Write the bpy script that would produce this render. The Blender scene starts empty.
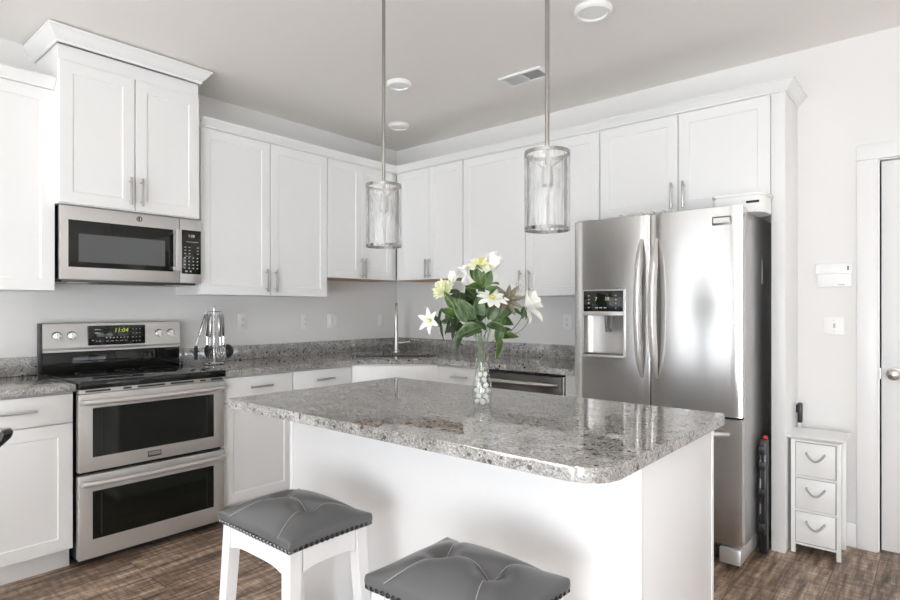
import bpy, bmesh, math, random
from mathutils import Vector, Matrix, noise
R_ = math.radians; PI = math.pi
random.seed(7)
S = bpy.context.scene
COL = S.collection

# ------------------------------------------------------------ camera, sky, daylight, exposure
cd = bpy.data.cameras.new('camera'); cam = bpy.data.objects.new('camera', cd); COL.objects.link(cam)
cam.location = (3.8826, -3.7973, 1.2864)
cam.rotation_euler = (R_(90), 0, 0.7054)
cd.sensor_width = 36; cd.lens = 581.0/900*36; cd.shift_y = 8.1/900; cd.clip_start = .05
S.camera = cam
S.view_settings.view_transform = 'Standard'; S.view_settings.look = 'None'
S.view_settings.gamma = 1; S.view_settings.use_curve_mapping = False
S.view_settings.exposure = -0.94
W = bpy.data.worlds.new('sky'); S.world = W; W.use_nodes = True
W.node_tree.nodes['Background'].inputs[0].default_value = (.85, .92, 1, 1)
W.node_tree.nodes['Background'].inputs[1].default_value = 1.6
def daylight(name, loc, rot, sx, sy, power, col=(.93, .97, 1.02)):
    l = bpy.data.lights.new(name, 'AREA'); l.shape = 'RECTANGLE'; l.size = sx; l.size_y = sy
    l.energy = power; l.color = col
    o = bpy.data.objects.new(name, l); COL.objects.link(o); o.location = loc; o.rotation_euler = rot
    return o
fill_sun = bpy.data.lights.new('fill_sun', 'SUN'); fill_sun.energy = 60; fill_sun.angle = R_(1.5); fill_sun.color = (.96, .98, 1)  # added so its floor patch behind the camera bounces fill indoors
so = bpy.data.objects.new('fill_sun', fill_sun); COL.objects.link(so); so.location = (4, -9, 4); so.rotation_euler = (R_(37), 0, R_(-24))
# daylight outside the glass door; the next three lamps are added fill
daylight('daylight_glass_door', (4.45, -7.22, .86), (R_(115), 0, 0), 2.1, 1.5, 345)
daylight('fill_fridge_reflection', (1.25, -7.16, 1.25), (R_(90), 0, 0), 1.8, 2.0, 56)  # added to brighten the reflection in the right refrigerator door
daylight('fill_side', (7.22, -5.5, .85), (R_(112), 0, R_(90)), 1.7, 1.3, 8)  # added weak fill from an unseen right wall opening
daylight('fill_side', (7.22, -1.35, .85), (R_(100), 0, R_(90)), 1.7, 1.3, 42)  # added fill aimed at the range wall and backsplash
try:
    S.cycles.use_denoising = True
    S.cycles.max_bounces = 14; S.cycles.diffuse_bounces = 7; S.cycles.glossy_bounces = 5
    S.cycles.transmission_bounces = 10; S.cycles.transparent_max_bounces = 14
    S.cycles.sample_clamp_indirect = 20; S.cycles.caustics_refractive = False; S.cycles.caustics_reflective = False
except Exception: pass

# ------------------------------------------------------------ materials
def mat(name, col, rough=.5, metal=0, **kw):
    m = bpy.data.materials.new(name); m.use_nodes = True
    b = m.node_tree.nodes['Principled BSDF']
    b.inputs['Base Color'].default_value = (*col, 1); b.inputs['Roughness'].default_value = rough
    b.inputs['Metallic'].default_value = metal
    for k, v in kw.items(): b.inputs[k.replace('_', ' ')].default_value = v
    return m
def nd(m, t, **kw):
    n = m.node_tree.nodes.new(t)
    for k, v in kw.items(): setattr(n, k, v)
    return n
def lk(m, a, b): m.node_tree.links.new(a, b)
def bsdf(m): return m.node_tree.nodes['Principled BSDF']
def ramp(m, fac, stops, interp='LINEAR'):
    r = nd(m, 'ShaderNodeValToRGB'); r.color_ramp.interpolation = interp
    e = r.color_ramp.elements
    while len(e) < len(stops): e.new(.5)
    for el, (p, c) in zip(e, stops): el.position = p; el.color = (*c, 1)
    lk(m, fac, r.inputs[0]); return r
def mixc(m, fac, a, b, mode='MIX'):
    n = nd(m, 'ShaderNodeMix', data_type='RGBA', blend_type=mode)
    for s, v in ((n.inputs[0], fac), (n.inputs[6], a), (n.inputs[7], b)):
        if hasattr(v, 'is_linked') or hasattr(v, 'links'): lk(m, v, s)
        elif isinstance(v, tuple): s.default_value = (*v, 1)
        else: s.default_value = v
    return n.outputs[2]
def objco(m, scale=(1, 1, 1)):
    tc = nd(m, 'ShaderNodeTexCoord'); mp = nd(m, 'ShaderNodeMapping'); mp.inputs['Scale'].default_value = scale
    lk(m, tc.outputs['Object'], mp.inputs[0]); return mp.outputs[0]
def nz(m, vec, scale, detail=3, rough=.5):
    n = nd(m, 'ShaderNodeTexNoise'); n.inputs['Scale'].default_value = scale
    n.inputs['Detail'].default_value = detail; n.inputs['Roughness'].default_value = rough
    lk(m, vec, n.inputs['Vector']); return n.outputs[0]
def bump(m, h, strength, dist=.01):
    b = nd(m, 'ShaderNodeBump'); b.inputs['Strength'].default_value = strength; b.inputs['Distance'].default_value = dist
    lk(m, h, b.inputs['Height']); lk(m, b.outputs[0], bsdf(m).inputs['Normal'])

M = {}
M['cab'] = mat('white_cabinet_paint', (.86, .86, .855), .38)
M['isl'] = mat('white_island_paint', (.86, .86, .86), .45)
M['trim'] = mat('white_trim_paint', (.86, .86, .86), .35)
M['wall'] = mat('warm_white_wall_paint', (.82, .812, .80), .85)
bump(M['wall'], nz(M['wall'], objco(M['wall']), 220, 2), .05, .002)
M['ceil'] = mat('ceiling_paint', (.86, .832, .80), .9)
bump(M['ceil'], nz(M['ceil'], objco(M['ceil']), 160, 2), .06, .002)
M['wood_raw'] = mat('unpainted_cabinet_underside', (.55, .36, .22), .6)
M['plastic'] = mat('white_plastic', (.90, .90, .89), .4)
M['dark_gap'] = mat('dark_recess', (.02, .02, .02), .6)  # near-black stands in for shade inside slots, gaps and openings
M['black'] = mat('black_plastic', (.018, .018, .02), .35)
M['glassblk'] = mat('black_glass', (.008, .009, .008), .06, Coat_Weight=.0)
M['oven_in'] = mat('oven_window_glass', (.004, .006, .004), .07)
M['mwglass'] = mat('microwave_grey_reflection', (.10, .105, .105), .12)  # lighter grey: dim reflection put into the colour
M['chrome'] = mat('chrome', (.75, .75, .75), .12, 1)
M['nickel'] = mat('brushed_nickel', (.56, .54, .52), .28, 1)
M['ringnickel'] = mat('pendant_nickel', (.36, .345, .33), .22, 1)
M['dnickel'] = mat('dark_nickel', (.16, .155, .15), .3, 1)
M['ringmark'] = mat('faint_burner_marks', (.03, .03, .03), .3)
M['mark'] = mat('printed_marks', (.55, .55, .53), .6)
M['led_y'] = mat('green_yellow_display', (.1, .1, .01), .5, Emission_Color=(.75, .95, .12, 1), Emission_Strength=1.1)
M['led_w'] = mat('white_display', (.1, .1, .1), .5, Emission_Color=(.9, .95, .9, 1), Emission_Strength=.9)
M['led_g'] = mat('pale_green_display', (.1, .1, .1), .5, Emission_Color=(.8, .95, .45, 1), Emission_Strength=.9)
def steel(name, col, rough, stretch, metal=1):
    m = mat(name, col, rough, 1)
    n = nz(m, objco(m, stretch), 1, 3, .6)
    r = nd(m, 'ShaderNodeMapRange'); r.inputs[3].default_value = rough-.015; r.inputs[4].default_value = rough+.02
    lk(m, n, r.inputs[0])
    if metal < 1: lk(m, r.outputs[0], bsdf(m).inputs['Roughness'])
    bsdf(m).inputs['Metallic'].default_value = metal
    tg = nd(m, 'ShaderNodeTangent', direction_type='RADIAL', axis='Z'); lk(m, tg.outputs[0], bsdf(m).inputs['Tangent'])
    bsdf(m).inputs['Anisotropic'].default_value = .72; bsdf(m).inputs['Anisotropic Rotation'].default_value = .25
    return m
M['steel'] = steel('brushed_stainless_steel', (.70, .685, .665), .36, (3, 3, 260), .7)
M['fsteel'] = steel('refrigerator_stainless_steel', (.66, .648, .635), .21, (5, 5, 260))
M['dsteel'] = steel('dark_stainless_steel', (.13, .122, .115), .3, (4, 4, 500))
M['fside'] = mat('grey_enamel_side', (.50, .50, .50), .33, .75)
# granite
def granite():
    m = mat('speckled_grey_granite', (.5, .5, .5), .018, 0, IOR=2.3)
    v = objco(m)
    base = ramp(m, nz(m, v, 17, 6, .72), [(.32, (.07, .06, .052)), (.45, (.19, .175, .16)), (.56, (.31, .30, .29)), (.70, (.52, .515, .51))])
    warp = nd(m, 'ShaderNodeMix', data_type='VECTOR'); warp.inputs[0].default_value = .012
    nn = nd(m, 'ShaderNodeTexNoise'); nn.inputs['Scale'].default_value = 60; lk(m, v, nn.inputs['Vector'])
    lk(m, v, warp.inputs[4]); lk(m, nn.outputs[1], warp.inputs[5])
    def vor(scale):
        o = nd(m, 'ShaderNodeTexVoronoi'); o.inputs['Scale'].default_value = scale; lk(m, warp.outputs[1], o.inputs['Vector'])
        s = nd(m, 'ShaderNodeSeparateColor'); lk(m, o.outputs['Color'], s.inputs[0]); return o, s
    _, s1 = vor(230)
    f = ramp(m, s1.outputs[0], [(0, (.09, .085, .08)), (.12, (.24, .215, .19)), (.30, (.40, .385, .37)), (.66, (.58, .575, .57)), (.88, (.80, .795, .79))], 'CONSTANT')
    c = mixc(m, .48, base.outputs[0], f.outputs[0])
    o2, s2 = vor(58)
    th = nd(m, 'ShaderNodeMath', operation='LESS_THAN'); th.inputs[1].default_value = .42; lk(m, o2.outputs['Distance'], th.inputs[0])
    pk = nd(m, 'ShaderNodeMath', operation='GREATER_THAN'); pk.inputs[1].default_value = .80; lk(m, s2.outputs[0], pk.inputs[0])
    mm = nd(m, 'ShaderNodeMath', operation='MULTIPLY'); lk(m, th.outputs[0], mm.inputs[0]); lk(m, pk.outputs[0], mm.inputs[1])
    dc = mixc(m, s2.outputs[1], (.018, .018, .02), (.11, .095, .085))
    c = mixc(m, mm.outputs[0], c, dc)
    lk(m, c, bsdf(m).inputs['Base Color']); return m
M['granite'] = granite()
# floor: rustic planks running along y
def floor_mat():
    m = mat('rustic_brown_wood_planks', (.2, .15, .12), .42)
    tc = nd(m, 'ShaderNodeTexCoord'); sp = nd(m, 'ShaderNodeSeparateXYZ'); lk(m, tc.outputs['Object'], sp.inputs[0])
    cb = nd(m, 'ShaderNodeCombineXYZ'); lk(m, sp.outputs[1], cb.inputs[0]); lk(m, sp.outputs[0], cb.inputs[1])
    br = nd(m, 'ShaderNodeTexBrick', offset=.37, offset_frequency=2)
    br.inputs['Color1'].default_value = (0, 0, 0, 1); br.inputs['Color2'].default_value = (1, 1, 1, 1); br.inputs['Mortar'].default_value = (.5, .5, .5, 1)
    br.inputs['Scale'].default_value = 1; br.inputs['Mortar Size'].default_value = .0018
    br.inputs['Brick Width'].default_value = 1.1; br.inputs['Row Height'].default_value = .165
    lk(m, cb.outputs[0], br.inputs['Vector'])
    mp = nd(m, 'ShaderNodeMapping'); mp.inputs['Scale'].default_value = (1.6, 14, 1); lk(m, cb.outputs[0], mp.inputs[0])
    ad = nd(m, 'ShaderNodeVectorMath', operation='ADD'); lk(m, mp.outputs[0], ad.inputs[0])
    sc = nd(m, 'ShaderNodeVectorMath', operation='SCALE'); sc.inputs['Scale'].default_value = 7; lk(m, br.outputs[0], sc.inputs[0]); lk(m, sc.outputs[0], ad.inputs[1])
    g = nz(m, ad.outputs[0], 2.2, 8, .68)
    c = ramp(m, g, [(.33, (.07, .045, .032)), (.44, (.23, .160, .115)), (.55, (.43, .315, .235)), (.68, (.74, .60, .48))])
    mp2 = nd(m, 'ShaderNodeMapping'); mp2.inputs['Scale'].default_value = (26, 4, 1); lk(m, cb.outputs[0], mp2.inputs[0])
    sw = nz(m, mp2.outputs[0], 2, 4, .7)
    cw = ramp(m, sw, [(.40, (.55, .52, .50)), (.6, (1.15, 1.15, 1.15))])
    c1 = mixc(m, .8, c.outputs[0], cw.outputs[0], 'MULTIPLY')
    tone = ramp(m, br.outputs[0], [(0, (.80, .78, .76)), (1, (1.18, 1.16, 1.14))])
    c2 = mixc(m, .9, c1, tone.outputs[0], 'MULTIPLY')
    c3 = mixc(m, br.outputs['Fac'], c2, (.09, .068, .052))
    lk(m, c3, bsdf(m).inputs['Base Color']); bump(m, g, .12, .004); return m
M['floor'] = floor_mat()
M['leather'] = mat('grey_leather', (.125, .125, .127), .29)
bump(M['leather'], nz(M['leather'], objco(M['leather']), 420, 3), .10, .001)
M['nail'] = mat('dark_nailhead_metal', (.07, .07, .072), .25, 1)
M['stitch'] = mat('pale_grey_thread', (.42, .42, .42), .7)
M['blackleather'] = mat('black_leather', (.02, .02, .021), .35)
# plain glass for window panes: see-through with a clear reflection
def pane_mat():
    m = bpy.data.materials.new('window_pane_glass'); m.use_nodes = True; nt = m.node_tree
    for n in list(nt.nodes):
        if n.type == 'BSDF_PRINCIPLED': nt.nodes.remove(n)
    t = nd(m, 'ShaderNodeBsdfTransparent'); g = nd(m, 'ShaderNodeBsdfGlossy'); g.inputs['Roughness'].default_value = .02
    x = nd(m, 'ShaderNodeMixShader'); x.inputs[0].default_value = .06
    lk(m, t.outputs[0], x.inputs[1]); lk(m, g.outputs[0], x.inputs[2]); lk(m, x.outputs[0], nt.nodes['Material Output'].inputs[0]); return m
M['pane'] = pane_mat()
def screen_mat():
    m = bpy.data.materials.new('fine_metal_mesh_screen'); m.use_nodes = True; nt = m.node_tree
    b = bsdf(m); b.inputs['Base Color'].default_value = (.62, .62, .62, 1); b.inputs['Metallic'].default_value = .85; b.inputs['Roughness'].default_value = .55
    v = objco(m, (1, 1, 1)); w = nz(m, objco(m, (40, 40, 5)), 2, 1)
    r = nd(m, 'ShaderNodeMapRange'); r.inputs[1].default_value = .3; r.inputs[2].default_value = .7; r.inputs[3].default_value = .24; r.inputs[4].default_value = .42
    lk(m, w, r.inputs[0])
    t = nd(m, 'ShaderNodeBsdfTransparent'); x = nd(m, 'ShaderNodeMixShader')
    lk(m, r.outputs[0], x.inputs[0]); lk(m, t.outputs[0], x.inputs[1]); lk(m, b.outputs[0], x.inputs[2])
    lk(m, x.outputs[0], nt.nodes['Material Output'].inputs[0]); return m
M['screen'] = screen_mat()
M['bulb'] = mat('frosted_bulb', (.85, .84, .82), .3)
def thin_glass():
    m = bpy.data.materials.new('clear_vase_glass'); m.use_nodes = True; nt = m.node_tree; nt.nodes.remove(bsdf(m))
    t = nd(m, 'ShaderNodeBsdfTransparent'); t.inputs[0].default_value = (.985, .99, .987, 1); g = nd(m, 'ShaderNodeBsdfGlossy'); g.inputs['Roughness'].default_value = .03
    fw = nd(m, 'ShaderNodeLayerWeight'); fw.inputs[0].default_value = .25; x = nd(m, 'ShaderNodeMixShader')
    pw = nd(m, 'ShaderNodeMath', operation='POWER'); pw.inputs[1].default_value = 2.0; lk(m, fw.outputs['Facing'], pw.inputs[0])
    lw = nd(m, 'ShaderNodeMath', operation='MULTIPLY_ADD'); lw.inputs[1].default_value = .75; lw.inputs[2].default_value = .03; lk(m, pw.outputs[0], lw.inputs[0])
    lk(m, lw.outputs[0], x.inputs[0]); lk(m, t.outputs[0], x.inputs[1]); lk(m, g.outputs[0], x.inputs[2]); lk(m, x.outputs[0], nt.nodes['Material Output'].inputs[0]); return m
M['glass'] = thin_glass()
M['pebble'] = mat('white_pebble', (.82, .82, .79), .4)
M['petal'] = mat('white_petal', (.86, .86, .80), .5, 0, Subsurface_Weight=.15, Subsurface_Radius=(.01, .01, .008))
M['cream'] = mat('cream_green_petal', (.80, .82, .58), .5)
M['yellow'] = mat('yellow_stamens', (.75, .68, .12), .6)
M['dusty'] = mat('dusty_olive_petal', (.17, .15, .10), .6)
M['stem'] = mat('green_stem', (.20, .26, .16), .5)
M['twig'] = mat('grey_brown_twig', (.16, .13, .12), .6)
M['red'] = mat('red_plastic', (.6, .03, .03), .4)
M['rope'] = mat('grey_beige_rope', (.50, .48, .45), .8)
def leaf_mat(name, a, b, edge):
    m = mat(name, a, .42)
    uv = nd(m, 'ShaderNodeUVMap'); s = nd(m, 'ShaderNodeSeparateXYZ'); lk(m, uv.outputs[0], s.inputs[0])
    n = nz(m, objco(m, (1, 1, 1)), 60, 3)
    c = ramp(m, n, [(.35, a), (.65, b)])
    ab = nd(m, 'ShaderNodeMath', operation='ABSOLUTE'); lk(m, s.outputs[1], ab.inputs[0])
    rr = ramp(m, ab.outputs[0], [(0, (.5,)*3), (.10, (0,)*3), (.65, (0,)*3), (1, (.7,)*3)])
    lk(m, mixc(m, rr.outputs[0], c.outputs[0], edge), bsdf(m).inputs['Base Color']); return m
M['leaf'] = leaf_mat('green_leaf', (.018, .046, .009), (.06, .12, .022), (.17, .26, .07))
M['leafv'] = leaf_mat('variegated_leaf', (.018, .042, .014), (.065, .12, .038), (.20, .28, .13))
M['leafd'] = leaf_mat('dark_leaf', (.012, .022, .010), (.03, .05, .02), (.06, .09, .04))

# ------------------------------------------------------------ mesh helpers
def box(bm, x0, x1, y0, y1, z0, z1, bev=0, seg=2):
    if x1 < x0: x0, x1 = x1, x0
    if y1 < y0: y0, y1 = y1, y0
    if z1 < z0: z0, z1 = z1, z0
    vs = bmesh.ops.create_cube(bm, size=1)['verts']
    for v in vs: v.co = ((x0+x1)/2+v.co.x*(x1-x0), (y0+y1)/2+v.co.y*(y1-y0), (z0+z1)/2+v.co.z*(z1-z0))
    if bev:
        es = {e for v in vs for e in v.link_edges}
        bmesh.ops.bevel(bm, geom=list(es), offset=bev, segments=seg, affect='EDGES', profile=.5, clamp_overlap=True)
def frames(pts):
    T = []
    for i in range(len(pts)):
        a = pts[max(i-1, 0)]; b = pts[min(i+1, len(pts)-1)]; T.append((b-a).normalized())
    up = Vector((0, 0, 1)) if abs(T[0].z) < .9 else Vector((1, 0, 0))
    N = [(up - T[0]*up.dot(T[0])).normalized()]
    for i in range(1, len(T)):
        n = N[-1] - T[i]*N[-1].dot(T[i]); N.append(n.normalized())
    return T, N
def tube(bm, pts, r, n=10, flat=1.0, cap=True, closed=False):
    pts = [Vector(p) for p in pts]; rs = r if isinstance(r, (list, tuple)) else [r]*len(pts)
    T, N = frames(pts); rings = []
    for p, t, nn, rr in zip(pts, T, N, rs):
        b = t.cross(nn)
        rings.append([bm.verts.new(p+(nn*math.cos(2*PI*k/n)*flat+b*math.sin(2*PI*k/n))*rr) for k in range(n)])
    m = len(rings)
    for i in range(m if closed else m-1):
        A = rings[i]; B = rings[(i+1) % m]
        for k in range(n): bm.faces.new((A[k], A[(k+1) % n], B[(k+1) % n], B[k]))
    if cap and not closed:
        bm.faces.new(rings[0][::-1]); bm.faces.new(rings[-1])
def cyl(bm, a, b, r, r2=None, n=20): tube(bm, [a, b], [r, r if r2 is None else r2], n)
def lathe(bm, prof, n=32, c=(0, 0, 0), closed=False):
    rings = []
    for r, z in prof:
        if r < 1e-6: rings.append([bm.verts.new((c[0], c[1], c[2]+z))])
        else: rings.append([bm.verts.new((c[0]+r*math.cos(2*PI*k/n), c[1]+r*math.sin(2*PI*k/n), c[2]+z)) for k in range(n)])
    m = len(rings)
    for i in range(m if closed else m-1):
        A, B = rings[i], rings[(i+1) % m]
        for k in range(n):
            q = []
            for v in (A[k % len(A)], A[(k+1) % len(A)], B[(k+1) % len(B)], B[k % len(B)]):
                if v not in q: q.append(v)
            if len(q) > 2: bm.faces.new(q)
def prism(bm, poly, z0, z1, bev=0):
    a = [bm.verts.new((x, y, z0)) for x, y in poly]; b = [bm.verts.new((x, y, z1)) for x, y in poly]
    n = len(poly); fs = [bm.faces.new(a[::-1]), bm.faces.new(b)]
    for i in range(n): fs.append(bm.faces.new((a[i], a[(i+1) % n], b[(i+1) % n], b[i])))
    if bev:
        es = list({e for f in fs[:2] for e in f.edges})
        bmesh.ops.bevel(bm, geom=es, offset=bev, segments=2, affect='EDGES', clamp_overlap=True)
def ball(bm, c, r, sx=1, sy=1, sz=1, n=2):
    vs = bmesh.ops.create_icosphere(bm, subdivisions=n, radius=r)['verts']
    for v in vs: v.co = Vector((c[0]+v.co.x*sx, c[1]+v.co.y*sy, c[2]+v.co.z*sz))
def sweep(bm, prof, path):
    """profile (out, up) carried along a 2D path with mitred corners; out is to the right of travel"""
    P = [Vector((p[0], p[1])) for p in path]; n = len(P); rings = []
    for i in range(n):
        d0 = (P[i]-P[i-1]).normalized() if i else None
        d1 = (P[i+1]-P[i]).normalized() if i < n-1 else None
        d0 = d0 or d1; d1 = d1 or d0
        n0 = Vector((d0.y, -d0.x)); n1 = Vector((d1.y, -d1.x))
        mt = (n0+n1); mt = mt/ (mt.dot(n0)) if mt.length > 1e-6 else n0
        rings.append([bm.verts.new((P[i].x+mt.x*o, P[i].y+mt.y*o, z)) for o, z in prof])
    k = len(prof)
    for i in range(n-1):
        for j in range(k): bm.faces.new((rings[i][j], rings[i][(j+1) % k], rings[i+1][(j+1) % k], rings[i+1][j]))
    bm.faces.new(rings[0]); bm.faces.new(rings[-1][::-1])
def link(name, me, m, parent=None):
    o = bpy.data.objects.new(name, me); COL.objects.link(o)
    if m: 
        me.materials.clear(); me.materials.append(M[m] if isinstance(m, str) else m)
    if parent: o.parent = parent
    return o
def obj(name, bm, m, parent=None, smooth=True):
    bmesh.ops.recalc_face_normals(bm, faces=bm.faces[:])
    if smooth:
        for f in bm.faces: f.smooth = True
        for e in bm.edges:
            if len(e.link_faces) != 2 or e.calc_face_angle(0) > .6: e.smooth = False
    me = bpy.data.meshes.new(name); bm.to_mesh(me); bm.free()
    return link(name, me, m, parent)
def bx(name, m, parent, *dims, bev=0):
    b = bmesh.new(); box(b, *dims, bev=bev); return obj(name, b, m, parent)
def tb(name, m, parent, pts, r, n=10, **k):
    b = bmesh.new(); tube(b, pts, r, n, **k); return obj(name, b, m, parent)
def cut(o, dims):
    """cut a box-shaped opening into a mesh"""
    b = bmesh.new(); box(b, *dims)
    me = bpy.data.meshes.new('cutter'); b.to_mesh(me); b.free()
    c = bpy.data.objects.new('cutter', me); COL.objects.link(c)
    c.parent = o.parent
    return cut_with(o, c)
def cut_with(o, c):
    md = o.modifiers.new('cut', 'BOOLEAN'); md.operation = 'DIFFERENCE'; md.object = c; md.solver = 'EXACT'
    dg = bpy.context.evaluated_depsgraph_get(); dg.update()
    me = bpy.data.meshes.new_from_object(o.evaluated_get(dg))
    o.modifiers.clear(); o.data = me; bpy.data.objects.remove(c)
    return o
def tag(o, label, cat, group=None):
    o['label'] = label; o['category'] = cat
    if group: o['group'] = group
    return o
def thing(name, label, cat, loc=(0, 0, 0), rz=0, group=None):
    o = bpy.data.objects.new(name, None); COL.objects.link(o); o.empty_display_size = .1
    o.location = loc; o.rotation_euler = (0, 0, rz)
    return tag(o, label, cat, group)
def struct(o): o['kind'] = 'structure'; return o
def dup(root, loc, rz, label):
    r = root.copy(); COL.objects.link(r); r.location = loc; r.rotation_euler = (0, 0, rz); r['label'] = label
    for ch in list(root.children):
        c = ch.copy(); COL.objects.link(c); c.parent = r
        for g in list(ch.children):
            d = g.copy(); COL.objects.link(d); d.parent = c
    return r
def text(name, s, size, m, parent, loc, shear=0, align='CENTER'):
    cu = bpy.data.curves.new(name, 'FONT'); cu.body = s; cu.size = size; cu.align_x = align; cu.align_y = 'CENTER'; cu.shear = shear
    cu.extrude = .0003; cu.resolution_u = 2
    o = bpy.data.objects.new(name, cu); COL.objects.link(o)
    dg = bpy.context.evaluated_depsgraph_get(); me = bpy.data.meshes.new_from_object(o.evaluated_get(dg))
    bpy.data.objects.remove(o)
    me.transform(Matrix.Translation(Vector(loc)) @ Matrix.Rotation(R_(90), 4, 'X'))
    return link(name, me, m, parent)

LEFT = R_(90); BACK = 0; DIAG = R_(45)      # local x runs right along the wall, local y into the wall
H = 2.7456

# ------------------------------------------------------------ room shell
XR, YF = 7.0, -7.0
struct(bx('floor', 'floor', None, -.15, XR+.15, YF-.15, .15, -.12, 0))
struct(bx('ceiling', 'ceil', None, -.15, XR+.15, YF-.15, .15, H, H+.12))
struct(bx('wall_left', 'wall', None, -.15, 0, -4.3, .15, 0, H))
M['fridge_dark'] = mat('dark_for_fridge_reflection', (.035, .032, .03), .8)  # unseen wall made dark so the left refrigerator door reflects dark
struct(bx('wall_left_far', 'fridge_dark', None, -.15, 0, YF-.15, -4.3, 0, H))
DX0, DX1, DH = 3.622, 4.43, 2.066
wb = bmesh.new(); box(wb, 0, DX0, 0, .15, 0, H); box(wb, DX1, XR, 0, .15, 0, H); box(wb, DX0, DX1, 0, .15, DH, H)
struct(obj('wall_back', wb, 'wall', None, False))
wf = bmesh.new()
for d in ((0, .3, 0, H), (2.2, 2.75, 0, H), (.3, 2.2, 0, .2), (.3, 2.2, 2.3, H), (5.95, XR, 0, H), (2.75, 5.95, 2.2, H)):
    box(wf, d[0], d[1], YF-.15, YF, d[2], d[3])
struct(obj('wall_front', wf, 'wall', None, False))
wr = bmesh.new()
for d in ((YF, -6.4, 0, H), (-4.6, -2.3, 0, H), (-.5, 0, 0, H), (-6.4, -4.6, 0, .1), (-6.4, -4.6, 2.2, H), (-2.3, -.5, 0, .1), (-2.3, -.5, 2.2, H)): box(wr, XR, XR+.15, d[0], d[1], d[2], d[3])
struct(obj('wall_right', wr, 'wall', None, False))
def window(name, label, loc, rz, w, z0, z1, nx, nz_=1):
    t = struct(thing(name, label, 'window', loc, rz)); b = bmesh.new()
    f = .06
    box(b, 0, w, .03, .11, z0, z0+f); box(b, 0, w, .03, .11, z1-f, z1); box(b, 0, f, .03, .11, z0, z1); box(b, w-f, w, .03, .11, z0, z1)
    for i in range(1, nx): box(b, w*i/nx-.035, w*i/nx+.035, .04, .10, z0, z1)
    for i in range(1, nz_): box(b, 0, w, .04, .10, z0+(z1-z0)*i/nz_-.03, z0+(z1-z0)*i/nz_+.03)
    obj('window_frame', b, 'trim', t)
    bx('pane', 'pane', t, f*.5, w-f*.5, .066, .072, z0+f*.5, z1-f*.5)
    return t
# unseen, facing the room; the three windows are added for fill and reflection
window('door_2', 'white framed sliding glass door behind the camera', (5.95, YF, 0), R_(180), 3.2, .0, 2.2, 3)
window('fill_window_1', 'white framed window added for fill light in the right wall nearer the kitchen', (XR, -.5, 0), R_(-90), 1.8, .1, 2.2, 2, 1)
window('fill_window_2', 'white framed window added for fill light in the right wall farther from the kitchen', (XR, -4.6, 0), R_(-90), 1.8, .1, 2.2, 2, 1)
window('reflection_window', 'white framed tall window left of the sliding glass door, added for a bright refrigerator reflection', (2.2, YF, 0), R_(180), 1.9, .2, 2.3, 4)
# unseen pale rug added behind the camera to bounce light upward
tag(bx('bounce_sheet', mat('cream_bounce_sheet', (.84, .83, .81), .95), None, .6, 6.8, -6.9, -4.2, .0005, .014, bev=.004), 'large unseen cream rug in the living area behind the camera', 'bounce_sheet')
# back wall door with casing
d = struct(thing('door_1', 'white interior door at the right edge with round knob', 'door', (DX0, 0, 0)))
db = bmesh.new(); box(db, .006, DX1-DX0-.006, .012, .05, .012, DH-.006, bev=.002)
obj('door_slab', db, 'trim', d)
kb = bmesh.new()
prof = [(0, .0), (.033, .0), (.033, .006), (.014, .010), (.012, .03), (.024, .036), (.030, .048), (.027, .060), (.012, .066), (0, .067)]
lathe(kb, prof, 24)
for v in kb.verts: v.co = Vector((.060+v.co.x, .012-v.co.z, .943+v.co.y))
obj('door_knob', kb, 'nickel', d)
bx('strike_plate', 'nickel', d, .0005, .005, .004, .012, .915, .97)
tc = bmesh.new(); C0, C1 = 3.523, 4.53
box(tc, C0, DX0-.006, -.02, 0, 0, DH+.006, bev=.004); box(tc, DX1+.006, C1, -.02, 0, 0, DH+.006, bev=.004); box(tc, C0, C1, -.022, 0, DH+.006, DH+.09, bev=.004)
box(tc, DX0-.006, DX0, -.004, .12, 0, DH); box(tc, DX1, DX1+.006, -.004, .12, 0, DH); box(tc, DX0, DX1, .06, .12, DH-.02, DH)
struct(obj('trim_1', tc, 'trim'))
struct(bx('baseboard_back', 'trim', None, 3.25, 3.523, -.014, 0, 0, .13, bev=.004))
struct(bx('baseboard_right', 'trim', None, 4.53, XR, -.014, 0, 0, .13, bev=.004))

# ------------------------------------------------------------ cabinets
def shaker(bm, x0, x1, z0, z1, y0=-.02, rail=.060, dep=.0055):
    """door leaf with a recessed flat centre panel; front at y0, back at y=0"""
    O = [(x0, z0), (x1, z0), (x1, z1), (x0, z1)]
    I = [(x0+rail, z0+rail), (x1-rail, z0+rail), (x1-rail, z1-rail), (x0+rail, z1-rail)]
    J = [(x0+rail+.004, z0+rail+.004), (x1-rail-.004, z0+rail+.004), (x1-rail-.004, z1-rail-.004), (x0+rail+.004, z1-rail-.004)]
    e = .0015
    E_ = [(x0+e, z0+e), (x1-e, z0+e), (x1-e, z1-e), (x0+e, z1-e)]
    L = [[bm.verts.new((x, y, z)) for x, z in q] for q, y in ((O, 0), (O, y0+e), (E_, y0), (I, y0), (J, y0+dep))]
    bm.faces.new(L[0][::-1])
    for A, B in zip(L, L[1:]):
        for k in range(4): bm.faces.new((A[k], A[(k+1) % 4], B[(k+1) % 4], B[k]))
    bm.faces.new(L[-1])
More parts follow.
